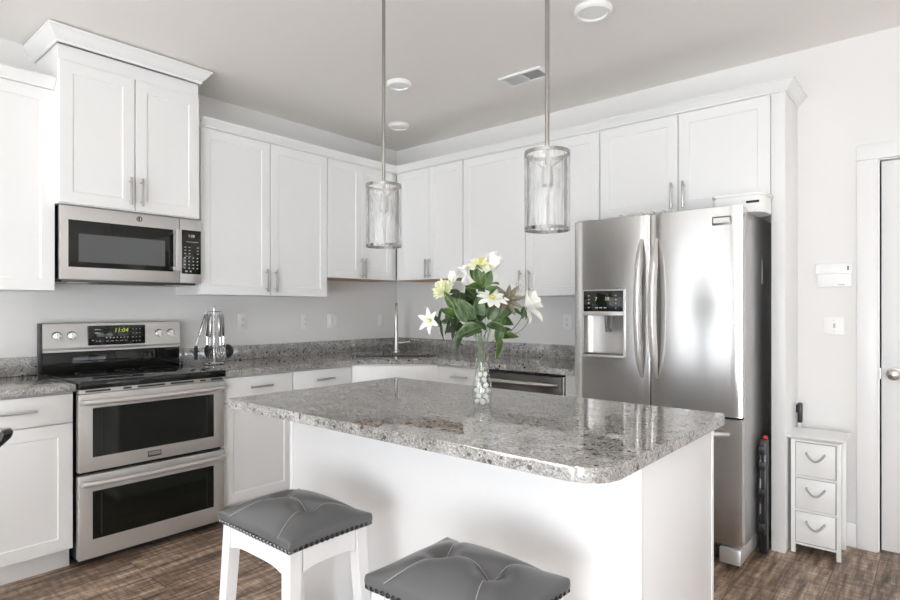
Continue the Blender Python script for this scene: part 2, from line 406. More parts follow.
def pull(parent, kind, x, z, L=.155, y=-.02, m='nickel'):
    b = bmesh.new(); dx, dz = ((0, 1) if kind == 'v' else (1, 0)); h = L/2
    q = .006
    if kind == 'v': box(b, x-q, x+q, y-.034, y-.024, z-h, z+h, bev=.0025)
    else: box(b, x-h, x+h, y-.034, y-.024, z-q, z+q, bev=.0025)
    for s in (-1, 1):
        c = (x+dx*s*(h-.022), z+dz*s*(h-.022))
        cyl(b, (c[0], y, c[1]), (c[0], y-.026, c[1]), .0045, n=10)
    return obj('handle', b, m, parent)
def cabinet(label, cat, loc, rz, w, zb, zt, depth, fronts, group, base=False, name=None, wood=False, body=True):
    t = thing(name or ('base_cabinet' if base else 'wall_cabinet'), label, cat, (loc[0], loc[1], zb), rz, group)
    b = bmesh.new(); h = zt-zb
    if base:
        box(b, 0, w, 0, depth, .105, h); box(b, 0, w, .06, depth, 0, .105)
    else: box(b, 0, w, 0, depth, 0, h)
    if body: obj('body', b, 'cab', t)
    if base: bx('toe_kick', 'cab', t, .0, w, .048, .06, 0, .09, bev=.002)
    if wood: bx('underside', 'wood_raw', t, .004, w-.004, .004, depth-.004, -.004, 0)
    for kind, x0, x1, z0, z1, hd in fronts:
        b = bmesh.new()
        if kind == 'door': shaker(b, x0, x1, z0-zb, z1-zb)
        else: box(b, x0, x1, -.02, 0, z0-zb, z1-zb, bev=.0015)
        o = obj(kind, b, 'cab', t)
        if hd: pull(o, hd[0], hd[1], hd[2]-zb)
    return t
g = .004
def pair(x0, x1, z0, z1, zc, off=.03, mid=None, gap=.0034):
    mid = mid if mid is not None else (x0+x1)/2
    return [('door', x0+g, mid-gap, z0, z1, ('v', mid-off, zc)), ('door', mid+gap, x1-g, z0, z1, ('v', mid+off, zc))]
UZ, UT, RZ = 1.372, 2.425, 1.52
# range wall, upper row (local x = world y)
cabinet('white wall cabinet at the left edge, left of the microwave', 'cabinet', (.32, -3.60), LEFT, .78, UZ+.006, UT, .318,
        [('door', g, .388, UZ+.006, UT-.004, ('v', .355, 1.475)), ('door', .392, .78-g, UZ+.006, UT-.004, None)], 'white wall cabinets')
cabinet('tall white wall cabinet directly above the microwave, reaching up near the ceiling', 'cabinet', (.385, -2.825), LEFT, .745, 1.832, 2.66, .383,
        pair(.0, .745, 1.836, 2.577, 1.94), 'white wall cabinets')
cabinet('wide white two door wall cabinet right of the microwave, above the electrical outlets', 'cabinet', (.32, -2.045), LEFT, .985, UZ, UT, .318,
        pair(0, .985, UZ, UT-.004, 1.475, .036, .497), 'white wall cabinets')
cabinet('raised white corner wall cabinet on the range wall, left of the room corner', 'cabinet', (.32, -1.058), LEFT, .728, RZ, UT, .318,
        pair(0, .675, RZ, UT-.004, 1.605, .02, .338, .0008), 'white wall cabinets', wood=True)
# refrigerator wall, upper row
cabinet('raised white corner wall cabinet right of the room corner, above the flowers', 'cabinet', (.33, -.32), BACK, .738, RZ, UT, .318,
        pair(.03, .738, RZ, UT-.004, 1.605, .02, .385, .0008), 'white wall cabinets', wood=True)
cabinet('long white wall cabinet between the raised corner cabinet and the refrigerator', 'cabinet', (1.07, -.32), BACK, 1.128, UZ, UT, .318,
        pair(0, 1.128, UZ, UT-.004, 1.475, .036, .566), 'white wall cabinets')
cabinet('short white two door wall cabinet above the refrigerator', 'cabinet', (2.20, -.32), BACK, .979, 1.85, UT, .318,
        pair(0, .979, 1.854, UT-.004, 1.945, .034, .493), 'white wall cabinets')
tag(bx('end_panel', 'cab', None, 3.181, 3.246, -.34, -.001, .0, UT, bev=.002), 'tall white end panel standing right of the refrigerator', 'panel')
# crown moulding
def crown(z0, hgt, out):
    p = [(0, 0), (.008, 0), (.010, .10), (.16, .16), (.42, .36), (.70, .62), (.88, .80), (.94, .84), (1, .86), (1, 1), (0, 1)]
    return [(o*out if o > .02 else o, z0+z*hgt) for o, z in p]
def crown_thing(label, path, z0, hgt, out, extra=None):
    b = bmesh.new(); sweep(b, crown(z0, hgt, out), path)
    if extra: extra(b)
    return tag(obj('crown_moulding', b, 'cab'), label, 'moulding', 'crown mouldings on the wall cabinets')
crown_thing('long white crown moulding around the room corner along both cabinet rows', [(.335, -2.045), (.335, -.335), (3.246, -.335), (3.246, -.003)][::1], UT+.001, .055, .047)
crown_thing('high white crown moulding on the cabinet above the microwave', [(.003, -2.828), (.402, -2.828), (.402, -2.078), (.003, -2.078)], 2.661, .076, .055)
crown_thing('short white crown moulding at the left edge, left of the microwave cabinet', [(.335, -3.6), (.335, -2.8285)], UT+.001, .055, .047)
# frieze board above the microwave cabinet's doors is its box face; base cabinets:
def unit(w, side): return [('drawer', g, w-g, .722, .866, ('h', w/2, .80)), ('door', g, w-g, .108, .716, None)]
BZ = .876
cabinet('white base cabinet at the left edge, left of the range', 'cabinet', (.60, -3.60), LEFT, .78, 0, BZ, .598,
        [('drawer', .39+g, .775, .728, .868, ('h', .545, .803)), ('door', .39+g, .775, .108, .722, None), ('drawer', g, .388, .728, .868, ('h', .195, .803)), ('door', g, .388, .108, .722, None)], 'white base cabinets', True)
cabinet('white base cabinet with drawer immediately right of the range', 'cabinet', (.60, -2.043), LEFT, .485, 0, BZ, .598, unit(.485, -1), 'white base cabinets', True)
cabinet('white base cabinet with drawer between the range cabinet and the corner sink', 'cabinet', (.60, -1.557), LEFT, .497, 0, BZ, .598, unit(.497, 1), 'white base cabinets', True)
cabinet('white base cabinet with drawer left of the dishwasher', 'cabinet', (1.06, -.60), BACK, .435, 0, BZ, .598, unit(.435, -1), 'white base cabinets', True)
# diagonal sink base
s2 = math.sqrt(.5)
sx, sy = .606, -1.0555; sw = .645
t = thing('base_cabinet', 'white diagonal base cabinet under the corner sink', 'cabinet', (sx, sy, 0), DIAG, 'white base cabinets')
b = bmesh.new(); box(b, 0, sw, 0, .018, .105, BZ); box(b, 0, .018, .018, .25, .105, BZ); box(b, sw-.018, sw, .018, .25, .105, BZ); box(b, .0, sw, .018, .5, .105, .12); box(b, .04, sw-.04, .06, .4, 0, .105)
obj('body', b, 'cab', t)
b = bmesh.new(); box(b, .012, sw-.012, -.02, 0, .722, .868, bev=.0015); obj('false_drawer', b, 'cab', t)
for k, (x0, x1) in enumerate(((.012, sw/2-.002), (sw/2+.002, sw-.012))):
    b = bmesh.new(); shaker(b, x0, x1, .108, .716); o = obj('door', b, 'cab', t); pull(o, 'v', sw/2+(-.03, .03)[k], .60)
# filler beside the dishwasher
tag(bx('filler_panel', 'cab', None, 2.112, 2.19, -.625, -.02, 0, BZ, bev=.002), 'narrow white panel between the dishwasher and the refrigerator', 'panel')
# ------------------------------------------------------------ countertops
CT0, CT1 = .878, .914
t = thing('countertop', 'granite countertop wrapping round the corner sink', 'countertop', (0, 0, CT0))
b = bmesh.new(); prism(b, [(.003, -2.045), (.645, -2.045), (.645, -1.04), (1.04, -.645), (2.195, -.645), (2.195, -.003), (.003, -.003)], 0, CT1-CT0, bev=.0025)
slab = obj('slab', b, 'granite', t)
# sink opening, cut on the diagonal
b = bmesh.new(); box(b, -.34, .34, -.20, .20, -.05, .1, bev=.0)
me = bpy.data.meshes.new('cutter'); b.to_mesh(me); b.free(); c = bpy.data.objects.new('cutter', me); COL.objects.link(c)
c.location = (.555, -.555, CT0); c.rotation_euler = (0, 0, DIAG); cut_with(slab, c)
b = bmesh.new(); box(b, .003, .022, -2.045, -.003, CT1-CT0, 1.016-CT0, bev=.002); obj('backsplash', b, 'granite', t)
b = bmesh.new(); box(b, .0225, 2.195, -.022, -.003, CT1-CT0, 1.016-CT0, bev=.002); obj('backsplash', b, 'granite', t)
t = thing('countertop', 'short granite countertop at the left edge, left of the range', 'countertop', (0, -3.6, CT0))
b = bmesh.new(); box(b, .003, .645, 0, .783, 0, CT1-CT0, bev=.004); obj('slab', b, 'granite', t)
b = bmesh.new(); box(b, .003, .022, 0, .783, CT1-CT0, 1.016-CT0, bev=.002); obj('backsplash', b, 'granite', t)
# sink
t = thing('kitchen_sink', 'stainless sink sunk in the diagonal corner of the countertop', 'sink', (.555, -.555, .70), DIAG)
b = bmesh.new(); w, dd = .338, .198
for d in ((-w, w, -dd, dd, 0, .006), (-w, -w+.004, -dd, dd, .006, .196), (w-.004, w, -dd, dd, .006, .196), (-w+.004, w-.004, -dd, -dd+.004, .006, .196), (-w+.004, w-.004, dd-.004, dd, .006, .196), (-.012, .012, -dd, dd, .006, .15)):
    box(b, *d)
obj('basin', b, 'dsteel', t)
b = bmesh.new(); lathe(b, [(0, .0065), (.04, .0065), (.045, .009), (.04, .0095), (0, .008)], 20, (-.17, 0, 0)); obj('drain', b, 'chrome', t)
# faucet
t = thing('faucet', 'tall gooseneck pull-down faucet behind the corner sink', 'faucet', (.305, -.305, CT1), DIAG)
b = bmesh.new(); lathe(b, [(0, 0), (.03, 0), (.03, .006), (.022, .012), (.0175, .05), (.0165, .10), (.0145, .22), (.012, .28), (0, .28)], 20); obj('body', b, 'nickel', t)
pts = [(0, 0, .27)] + [(0, -.085+.085*math.cos(a), .32+.085*math.sin(a)) for a in [PI*k/12 for k in range(0, 13)]]
tb('spout', 'nickel', t, pts, .0115, 12)
b = bmesh.new(); tube(b, [(0, -.17, .325), (0, -.172, .30), (0, -.173, .25), (0, -.173, .20)], [.0125, .015, .0165, .0145], 14); obj('spray_head', b, 'nickel', t)
b = bmesh.new(); cyl(b, (.012, 0, .075), (.045, 0, .075), .011); tube(b, [(.045, 0, .075), (.09, -.004, .082), (.115, -.006, .088)], [.008, .006, .005], 10); obj('handle', b, 'nickel', t)

# ------------------------------------------------------------ double oven range
t = thing('range', 'stainless double oven range with black glass cooktop', 'range', (.655, -2.812, 0), LEFT)
w = .757
bx('body', 'black', t, .004, w-.004, .046, .64, .04, .884)
for x in (.03, w-.07):
    for y in (.08, .56): bx('foot', 'black', t, x, x+.04, y, y+.04, 0, .04)
bx('kick_strip', 'black', t, .01, w-.01, .03, .046, .02, .036)
ck = bx('cooktop', 'glassblk', t, 0, w, -.02, .572, .885, .925, bev=.006)
for (cx, cy, r) in ((.19, .15, .105), (.56, .15, .09), (.19, .42, .075), (.56, .42, .105), (.375, .44, .05)):
    b = bmesh.new(); lathe(b, [(r-.0015, .92505), (r+.0015, .92505), (r+.0015, .9252), (r-.0015, .9252)], 40, (cx, cy, 0), True); obj('burner_ring', b, 'ringmark', ck)
b = bmesh.new(); box(b, .002, w-.002, .0, .045, .862, .884, bev=.002); v = obj('vent_strip', b, 'steel', t)
for x0, x1 in ((.03, .145), (.205, .245), (.275, .415), (.445, .575), (.61, .645), (.675, .745)): bx('vent_slot', 'dark_gap', v, x0, x1, -.001, .004, .869, .878, bev=.0008)
def oven_door(z0, z1, wz0, wz1, hz):
    b = bmesh.new(); box(b, .002, w-.002, 0, .044, z0, z1, bev=.004); dr = obj('oven_door', b, 'steel', t)
    cut(dr, (.063, w-.063, -.02, .012, wz0-.003, wz1+.003))
    bx('window', 'oven_in', dr, .0635, w-.0635, .004, .0115, wz0-.0025, wz1+.0025)
    b = bmesh.new(); q = .010
    for d in ((.100, .108, .0032, .0038, wz0+.012, wz1-.012), (w-.108, w-.100, .0032, .0038, wz0+.012, wz1-.012)): box(b, *d)
    obj('window_border', b, 'black', dr)
    n = 14
    pts = [(.018, -.004, hz), (.02, -.03, hz)] + [(.02+(w-.04)*k/n, -.036-.020*math.sin(PI*k/n), hz) for k in range(1, n)] + [(w-.02, -.03, hz), (w-.018, -.004, hz)]
    tb('handle', 'steel', dr, pts, .0145, 12)
    return dr
up = oven_door(.474, .860, .545, .785, .822); lo = oven_door(.042, .456, .136, .371, .420)
pl = bx('badge', 'dnickel', up, .325, .395, -.003, 0, .494, .524, bev=.001); bx('badge_face', 'nickel', pl, .329, .391, -.0036, -.003, .502, .521); bx('badge_bar', 'black', pl, .329, .391, -.0036, -.003, .496, .5)
# backguard
b = bmesh.new(); box(b, .0, w, .575, .650, .916, 1.04, bev=.003); obj('riser', b, 'glassblk', t)
b = bmesh.new(); prof = [(.655-.003, 1.037), (.553, 1.037), (.553, 1.048), (.566, 1.060), (.578, 1.196), (.586, 1.203), (.655-.003, 1.203)]
vs = [[b.verts.new((x, y, z)) for y, z in prof] for x in (.0, w)]
b.faces.new(vs[0]); b.faces.new(vs[1][::-1])
for k in range(len(prof)): b.faces.new((vs[0][k], vs[0][(k+1) % 7], vs[1][(k+1) % 7], vs[1][k]))
bg = obj('backguard', b, 'steel', t)
bx('side_cap', 'black', bg, -.006, .0, .58, .652, .93, 1.2, bev=.002)
dp = bx('display', 'glassblk', bg, .222, .538, .558, .580, 1.068, 1.183, bev=.004)
text('clock', '11:04', .036, 'led_y', dp, (.398, .5575, 1.153), .15)
b = bmesh.new()
for i in range(3):
    for j in range(4): box(b, .462+i*.020, .468+i*.020, .5572, .558, 1.085+j*.024, 1.089+j*.024)
for i in range(7): box(b, .315+i*.0195, .322+i*.0195, .5572, .558, 1.108, 1.114)
for i in range(5): box(b, .315+i*.026, .330+i*.026, .5572, .558, 1.090, 1.093)
for d in ((.255, .275, 1.158), (.255, .275, 1.138), (.276, .286, 1.156), (.276, .286, 1.137), (.240, .250, 1.095), (.262, .268, 1.09), (.278, .286, 1.09)): box(b, d[0], d[1], .5572, .558, d[2], d[2]+.005)
obj('buttons', b, 'mark', dp)
for x in (.068, .142, .625, .699):
    b = bmesh.new(); lathe(b, [(0, 0), (.0235, 0), (.0235, .004), (.021, .010), (.019, .022), (0, .023)], 24)
    for v in b.verts: v.co = Vector((x+v.co.x, .573-v.co.z, 1.128+v.co.y))
    k = obj('knob', b, 'chrome', bg)
    bx('knob_grip', 'plastic', k, x-.004, x+.004, .540, .552, 1.108, 1.148, bev=.002)
    b = bmesh.new(); lathe(b, [(.0235, 0), (.026, 0), (.026, .002), (.0235, .002)], 24, closed=True)
    for v in b.verts: v.co = Vector((x+v.co.x, .573-v.co.z, 1.128+v.co.y))
    obj('knob_ring', b, 'dark_gap', k)

# ------------------------------------------------------------ microwave
t = thing('microwave', 'stainless over-the-range microwave hung under the tall cabinet', 'microwave', (.378, -2.812, 1.438), LEFT)
mz0, mz1 = 0, .390
bx('body', 'black', t, .003, w-.003, .032, .372, .004, mz1, bev=.003)
b = bmesh.new(); box(b, 0, .619, 0, .032, mz0, mz1, bev=.004); dr = obj('door', b, 'steel', t)
wd = bx('window', 'glassblk', dr, .038, .583, -.0015, .004, .066, .316, bev=.001)
bx('screen', 'mwglass', wd, .085, .535, -.0022, -.0015, .095, .245)
b = bmesh.new(); box(b, .585, .612, -.034, -.026, .068, .318, bev=.003)
box(b, .590, .607, -.027, .0, .075, .092); box(b, .590, .607, -.027, .0, .294, .311); obj('handle', b, 'steel', dr)
b = bmesh.new(); lathe(b, [(0, 0), (.017, 0), (.017, .0015), (0, .0015)], 24)
for v in b.verts: v.co = Vector((.392+v.co.x, -v.co.z, .357+v.co.y))
bd = obj('round_emblem', b, 'dnickel', dr)
b = bmesh.new(); lathe(b, [(.0135, 0), (.0152, 0), (.0152, .0006), (.0135, .0006)], 24, closed=True)
tube(b, [(-.006, -.004, .0003), (-.003, .005, .0003), (0, -.003, .0003), (.003, .005, .0003), (.006, -.004, .0003)], .0011, 6)
for v in b.verts: v.co = Vector((.392+v.co.x, -.0015-v.co.z, .357+v.co.y))
obj('emblem_script', b, 'chrome', bd)
b = bmesh.new(); box(b, .622, w, 0, .032, mz0, mz1, bev=.004); cp = obj('control_column', b, 'steel', t)
kp = bx('keypad', 'glassblk', cp, .634, .752, -.0015, .004, .056, .322, bev=.001)
text('clock', '1:08', .024, 'led_w', kp, (.693, -.0018, .287))
b = bmesh.new()
for j in range(4):
    for i in range(4): box(b, .648+i*.026, .656+i*.026, -.0022, -.0015, .088+j*.021, .094+j*.021)
for j in range(3):
    for i in (0, 1, 3): box(b, .648+i*.026, .66+i*.026, -.0022, -.0015, .178+j*.019, .182+j*.019)
box(b, .66, .735, -.0022, -.0015, .25, .2525); box(b, .655, .69, -.0022, -.0015, .163, .165); box(b, .655, .668, -.0022, -.0015, .068, .076); box(b, .683, .692, -.0022, -.0015, .069, .075)
obj('buttons', b, 'mark', kp)
b = bmesh.new(); box(b, .02, w-.02, .04, .36, -.012, .004, bev=.003); un = obj('underside', b, 'dnickel', t)
b = bmesh.new(); box(b, .20, .56, .05, .20, -.016, -.011, bev=.001); obj('vent_grille', b, 'black', un)
for x in (.06, .62): bx('lamp_lens', 'plastic', un, x, x+.09, .06, .12, -.0135, -.011)

# ------------------------------------------------------------ refrigerator
t = thing('refrigerator', 'stainless french door refrigerator with dispenser and bottom freezer', 'refrigerator', (2.2235, -.72, 0), BACK)
w = .907
bx('body', 'fside', t, .004, w-.004, .075, .690, .03, 1.772, bev=.004)
def bowed(x0, x1, z0, z1, bulge=.004, n=16, th=.062):
    b = bmesh.new(); out = []
    for i in range(n+1):
        u = i/n; x = x0+(x1-x0)*u; out.append((x, -bulge*(1-(2*u-1)**2)*1 + (.006 if i in (0, n) else 0)))
    poly = out+[(x1, th), (x0, th)]
    prism(b, poly, z0, z1, bev=.003); return b
def fdoor(name, x0, x1, z0, z1): return obj(name, bowed(x0, x1, z0, z1), 'fsteel', t)
dl = fdoor('refrigerator_door', .0, .4505, .748, 1.790); drr = fdoor('refrigerator_door', .4565, w, .748, 1.790)
cut(dl, (.066, .306, -.05, .048, 1.022, 1.243))
fz = fdoor('freezer_drawer', .0, w, .115, .736)
bx('gasket', 'dark_gap', t, .01, w-.01, .05, .074, .12, 1.77)
def vhandle(par, x):
    b = bmesh.new(); n = 18
    pts = []; rs = []
    for k in range(n+1):
        u = k/n; s = math.sin(PI*u); pts.append((x, -.006-.062*s**.75, .912+.745*u)); rs.append(.007+.0115*min(1, s*2.2))
    tube(b, pts, rs, 14, flat=1.15); obj('handle', b, 'steel', par)
vhandle(dl, .408); vhandle(drr, .489)
b = bmesh.new(); n = 18; pts = []; rs = []
for k in range(n+1):
    u = k/n; s = math.sin(PI*u); pts.append((.05+.80*u, -.010-.060*s**.5, .662)); rs.append(.010+.0105*min(1, s*2.2))
tube(b, pts, rs, 14); obj('handle', b, 'steel', fz)
# dispenser
ds = bx('dispenser_panel', 'glassblk', dl, .068, .306, -.019, .0, 1.268, 1.384, bev=.002)
text('temperature', '7', .028, 'led_g', ds, (.147, -.0193, 1.338)); text('temperature', '38', .028, 'led_g', ds, (.214, -.0193, 1.338))
b = bmesh.new()
for z in (1.285, 1.312, 1.332, 1.354): box(b, .097, .106, -.0196, -.019, z, z+.006); box(b, .262, .269, -.0196, -.019, z, z+.004)
for x in (.142, .168, .194): box(b, x, x+.016, -.0196, -.019, 1.286, 1.291)
obj('buttons', b, 'mark', ds)
b = bmesh.new(); box(b, .062, .312, -.0165, -.004, 1.244, 1.268, bev=.002); box(b, .060, .067, -.0165, .0, 1.01, 1.388, bev=.002); box(b, .306, .313, -.0165, .0, 1.01, 1.388, bev=.002); box(b, .06, .313, -.0165, .0, 1.384, 1.391, bev=.002); box(b, .06, .313, -.022, .0, 1.010, 1.022, bev=.003)
obj('dispenser_bezel', b, 'steel', dl)
b = bmesh.new(); n = 10                                    # curved recess back
for i in range(n):
    a0, a1 = PI*i/n, PI*(i+1)/n
    q = [(.186-.119*math.cos(a), .002+.044*math.sin(a)**.6) for a in (a0, a1)]
    b.faces.new([b.verts.new((q[0][0], q[0][1], 1.023)), b.verts.new((q[1][0], q[1][1], 1.023)), b.verts.new((q[1][0], q[1][1], 1.243)), b.verts.new((q[0][0], q[0][1], 1.243))])
bmesh.ops.remove_doubles(b, verts=b.verts[:], dist=1e-5)
obj('dispenser_recess', b, 'steel', dl)
b = bmesh.new(); box(b, .068, .304, -.012, .03, 1.0225, 1.030, bev=.002); obj('drip_tray', b, 'dnickel', dl)
b = bmesh.new(); tube(b, [(.215, .005, 1.243), (.215, .003, 1.21), (.215, -.002, 1.165)], [.045, .042, .033], 16, flat=.4); cyl(b, (.215, 0, 1.165), (.215, -.001, 1.152), .018); obj('dispenser_nozzle', b, 'dnickel', dl)
b = bmesh.new(); box(b, .772, .860, -.0125, .0, 1.700, 1.742, bev=.0015); bg = obj('badge', b, 'dnickel', drr); bx('badge_face', 'chrome', bg, .778, .854, -.0135, -.0125, 1.709, 1.735); 
# base grille and hinge covers
bx('base_grille', 'black', t, .06, w-.10, .03, .074, .03, .112, bev=.002)
b = bmesh.new(); box(b, w-.10, w+.0, -.02, .30, .03, .106, bev=.006); obj('foot_cover', b, 'steel', t)
b = bmesh.new(); box(b, .0, .09, -.01, .30, .03, .106, bev=.006); obj('foot_cover', b, 'steel', t)
b = bmesh.new()
for x in (.06, w-.06): cyl(b, (x, .12, 0), (x, .12, .03), .022); cyl(b, (x, .6, 0), (x, .6, .03), .022)
obj('leveling_feet', b, 'black', t)
for x0 in (.01,):
    b = bmesh.new(); box(b, x0, x0+.10, .02, .16, 1.772, 1.800, bev=.006); obj('hinge_cover', b, 'fside', t)
bx('side_label', 'plastic', t, w-.004, w-.0032, .42, .45, 1.42, 1.55)

# ------------------------------------------------------------ dishwasher
t = thing('dishwasher', 'dark stainless dishwasher built in left of the refrigerator', 'dishwasher', (1.50, -.625, 0), BACK)
bx('body', 'black', t, .004, .606, .045, .58, .02, .872)
bx('toe_panel', 'black', t, .01, .60, .05, .06, .0, .10)
b = bmesh.new(); box(b, .003, .585, .0, .044, .11, .858, bev=.004); dr = obj('door', b, 'dsteel', t)
bx('door_edge', 'nickel', dr, .588, .600, .004, .044, .11, .858, bev=.002)
bx('control_edge', 'glassblk', t, .003, .604, .006, .044, .861, .8725, bev=.001)
n = 14; b = bmesh.new()
pts = [(.025+.535*k/n, -.002-.040*math.sin(PI*k/n)**.5, .805) for k in range(n+1)]
tube(b, pts, [.008+.007*min(1, 2.5*math.sin(PI*k/n)) for k in range(n+1)], 12); obj('handle', b, 'nickel', dr)

# ------------------------------------------------------------ island
t = thing('kitchen_island', 'white kitchen island base in the middle of the room', 'island', (1.64, -2.27, 0))
iw, idp = 1.62, .635
b = bmesh.new(); box(b, 0.012, iw-.012, .012, idp, 0, .877); obj('body', b, 'isl', t)
b = bmesh.new(); box(b, .02, iw, 0, .0115, 0, .877, bev=.001); obj('front_panel', b, 'isl', t)
b = bmesh.new(); box(b, -.004, .0185, -.004, .03, 0, .877, bev=.002); obj('corner_trim', b, 'isl', t)
b = bmesh.new(); box(b, iw-.0115, iw, .012, idp-.02, 0, .877, bev=.001); obj('side_panel', b, 'isl', t)
b = bmesh.new(); box(b, iw-.0115, iw+.003, idp-.0195, idp, 0, .877, bev=.001); obj('corner_trim', b, 'isl', t)
def rpoly(x0, x1, y0, y1, rads, n=8):
    out = []
    for (cx, cy, a0), r in zip(((x0, y0, 180), (x1, y0, 270), (x1, y1, 0), (x0, y1, 90)), rads):
        ox = cx+(r if cx == x0 else -r); oy = cy+(r if cy == y0 else -r)
        for k in range(n+1): a = R_(a0+90*k/n); out.append((ox+r*math.cos(a), oy+r*math.sin(a)))
    return out
b = bmesh.new(); prism(b, rpoly(1.632, 3.295, -2.572, -1.604, (.012, .09, .02, .012)), .8775, .914, bev=.0025)
tag(obj('island_countertop', b, 'granite'), 'speckled granite slab on the white island', 'countertop')

# ------------------------------------------------------------ pendants
def pendant(x, y, label, rot):
    t = thing('pendant_light', label, 'pendant lamp', (x, y, 0), R_(rot), 'pendant lamps over the island')
    z0, z1 = 1.547, 1.814; r = .0755
    b = bmesh.new(); lathe(b, [(0, H-.022), (.045, H-.022), (.062, H-.012), (.064, H-.0005), (0, H-.0005)], 28); obj('canopy', b, 'nickel', t)
    b = bmesh.new(); cyl(b, (0, 0, z1-.045), (0, 0, H-.02), .0075, n=14); obj('rod', b, 'ringnickel', t)
    fr = None
    for za, zb, nm in ((z1-.011, z1, 'ring'), (z0, z0+.011, 'ring')):
        b = bmesh.new(); lathe(b, [(r-.005, za), (r+.001, za), (r+.001, zb), (r-.005, zb)], 48, closed=True); obj(nm, b, 'ringnickel', t)
    for k in range(3):
        a = 2*PI*k/3+R_(5); c, s = math.cos(a), math.sin(a); b = bmesh.new()
        pr = [(r-.0045, -.005), (r-.0005, -.005), (r-.0005, .005), (r-.0045, .005)]
        vs = [[b.verts.new((c*u-s*v, s*u+c*v, z)) for u, v in pr] for z in (z0+.0115, z1-.0115)]
        b.faces.new(vs[0]); b.faces.new(vs[1][::-1])
        for q in range(4): b.faces.new((vs[0][q], vs[0][(q+1) % 4], vs[1][(q+1) % 4], vs[1][q]))
        obj('strap', b, 'ringnickel', t)
    b = bmesh.new(); n = 48
    lathe(b, [(r+.0012, z0+.011), (r+.0012, z1-.011)], n); obj('mesh_shade', b, 'screen', t)
    b = bmesh.new()
    for k in range(3):
        a = 2*PI*k/3+R_(5); tube(b, [((r-.006)*math.cos(a), (r-.006)*math.sin(a), z1-.014), (.012*math.cos(a), .012*math.sin(a), z1-.052)], .003, 8)
    obj('yoke', b, 'nickel', t)
    b = bmesh.new(); lathe(b, [(0, z1-.044), (.012, z1-.046), (.019, z1-.058), (.0195, z1-.112), (.0165, z1-.115), (.0165, z1-.108), (0, z1-.107)], 20); obj('socket', b, 'nickel', t)
    return t
pendant(2.056, -2.09, 'left mesh cylinder pendant lamp, in front of the range wall cabinets', -45)
pendant(2.860, -2.09, 'right mesh cylinder pendant lamp, just left of the refrigerator', -62)
# ------------------------------------------------------------ ceiling fixtures
def disc(x, y, r, name, label, cat, grp=None):
    t = thing(name, label, cat, (x, y, H-.03), 0, grp)
    b = bmesh.new(); lathe(b, [(r*.72, .012), (r*.76, .004), (r*.9, .004), (r, .014), (r, .0295), (r*.72, .0295)], 40, closed=True); obj('trim_ring', b, 'plastic', t)
    b = bmesh.new(); lathe(b, [(0, .006), (r*.5, .008), (r*.715, .013), (r*.715, .029), (0, .029)], 32); obj('lens', b, 'plastic', t)
disc(2.575, -1.185, .092, 'ceiling_light', 'largest round white ceiling light, at the top right of the right pendant rod', 'ceiling light', 'round ceiling lights')
disc(1.19, -1.145, .080, 'ceiling_light', 'round white ceiling light beside the left pendant rod, the higher one', 'ceiling light', 'round ceiling lights')
disc(.572, -.538, .084, 'ceiling_light', 'round white ceiling light nearest the room corner, behind the left pendant rod', 'ceiling light', 'round ceiling lights')
t = thing('ceiling_vent', 'white rectangular air vent in the ceiling behind the right pendant rod', 'vent', (1.875, -.71, H-.012))
b = bmesh.new(); 
for d in ((-.155, .155, -.08, -.058), (-.155, .155, .058, .08), (-.155, -.13, -.058, .058), (.13, .155, -.058, .058), (-.006, .006, -.058, .058)): box(b, d[0], d[1], d[2], d[3], .0, .0115, bev=.002)
obj('frame', b, 'plastic', t); bx('opening', 'dark_gap', t, -.13, .13, -.058, .058, .0105, .0115)
for x0, x1, sg in ((-.13, -.006, -1), (.006, .13, 1)):
    for k in range(8):
        y = -.051+k*.0145
        b = bmesh.new(); q = (y-.0075, y+.0068) if sg < 0 else (y-.004, y+.003); zz = (.006, .001) if sg < 0 else (.001, .010)
        b.faces.new([b.verts.new(p) for p in ((x0, q[0], zz[0]), (x1, q[0], zz[0]), (x1, q[1], zz[1]), (x0, q[1], zz[1]))])
        bmesh.ops.solidify(b, geom=b.faces[:], thickness=.0012); obj('slat', b, 'plastic', t)

# ------------------------------------------------------------ outlets, switches, keypad
def plate(loc, rz, w, h, label, cat, kind, name, grp):
    t = thing(name, label, cat, loc, rz, grp)
    bx('plate', 'plastic', t, -w/2, w/2, -.006, -.0005, -h/2, h/2, bev=.002)
    n = 2 if w > .1 else 1
    for i in range(n):
        x = (i-(n-1)/2)*.046
        k = kind[i % len(kind)]
        if k == 'o':
            for z in (-.02, .02):
                b = bmesh.new(); box(b, x-.016, x+.016, -.0085, -.006, z-.014, z+.014, bev=.002); o = obj('receptacle', b, 'plastic', t)
                b = bmesh.new(); box(b, x-.0075, x-.0055, -.0089, -.0084, z-.004, z+.007); box(b, x+.0055, x+.0075, -.0089, -.0084, z-.003, z+.006); ball(b, (x, -.0086, z-.0085), .0025, n=1); obj('slots', b, 'dark_gap', o)
        elif k == 's': bx('rocker', 'plastic', t, x-.016, x+.016, -.0095, -.006, -.032, .032, bev=.002)
        else:
            b = bmesh.new(); box(b, x-.005, x+.005, -.0065, -.006, -.012, .012); obj('toggle_slot', b, 'mark', t)
            b = bmesh.new(); box(b, x-.0035, x+.0035, -.016, -.006, .0, .008, bev=.001); obj('toggle', b, 'mark', t)
            b = bmesh.new(); ball(b, (x, -.006, .03), .003, n=1); ball(b, (x, -.006, -.03), .003, n=1); obj('screw', b, 'mark', t)
gw = 'wall plates above the countertop'
plate((0, -1.566, 1.186), LEFT, .072, .116, 'white electrical outlet nearest the utensil stand', 'outlet', 'o', 'electrical_outlet', gw)
plate((0, -1.021, 1.178), LEFT, .072, .116, 'white electrical outlet below the right end of the two door cabinet', 'outlet', 'o', 'electrical_outlet', gw)
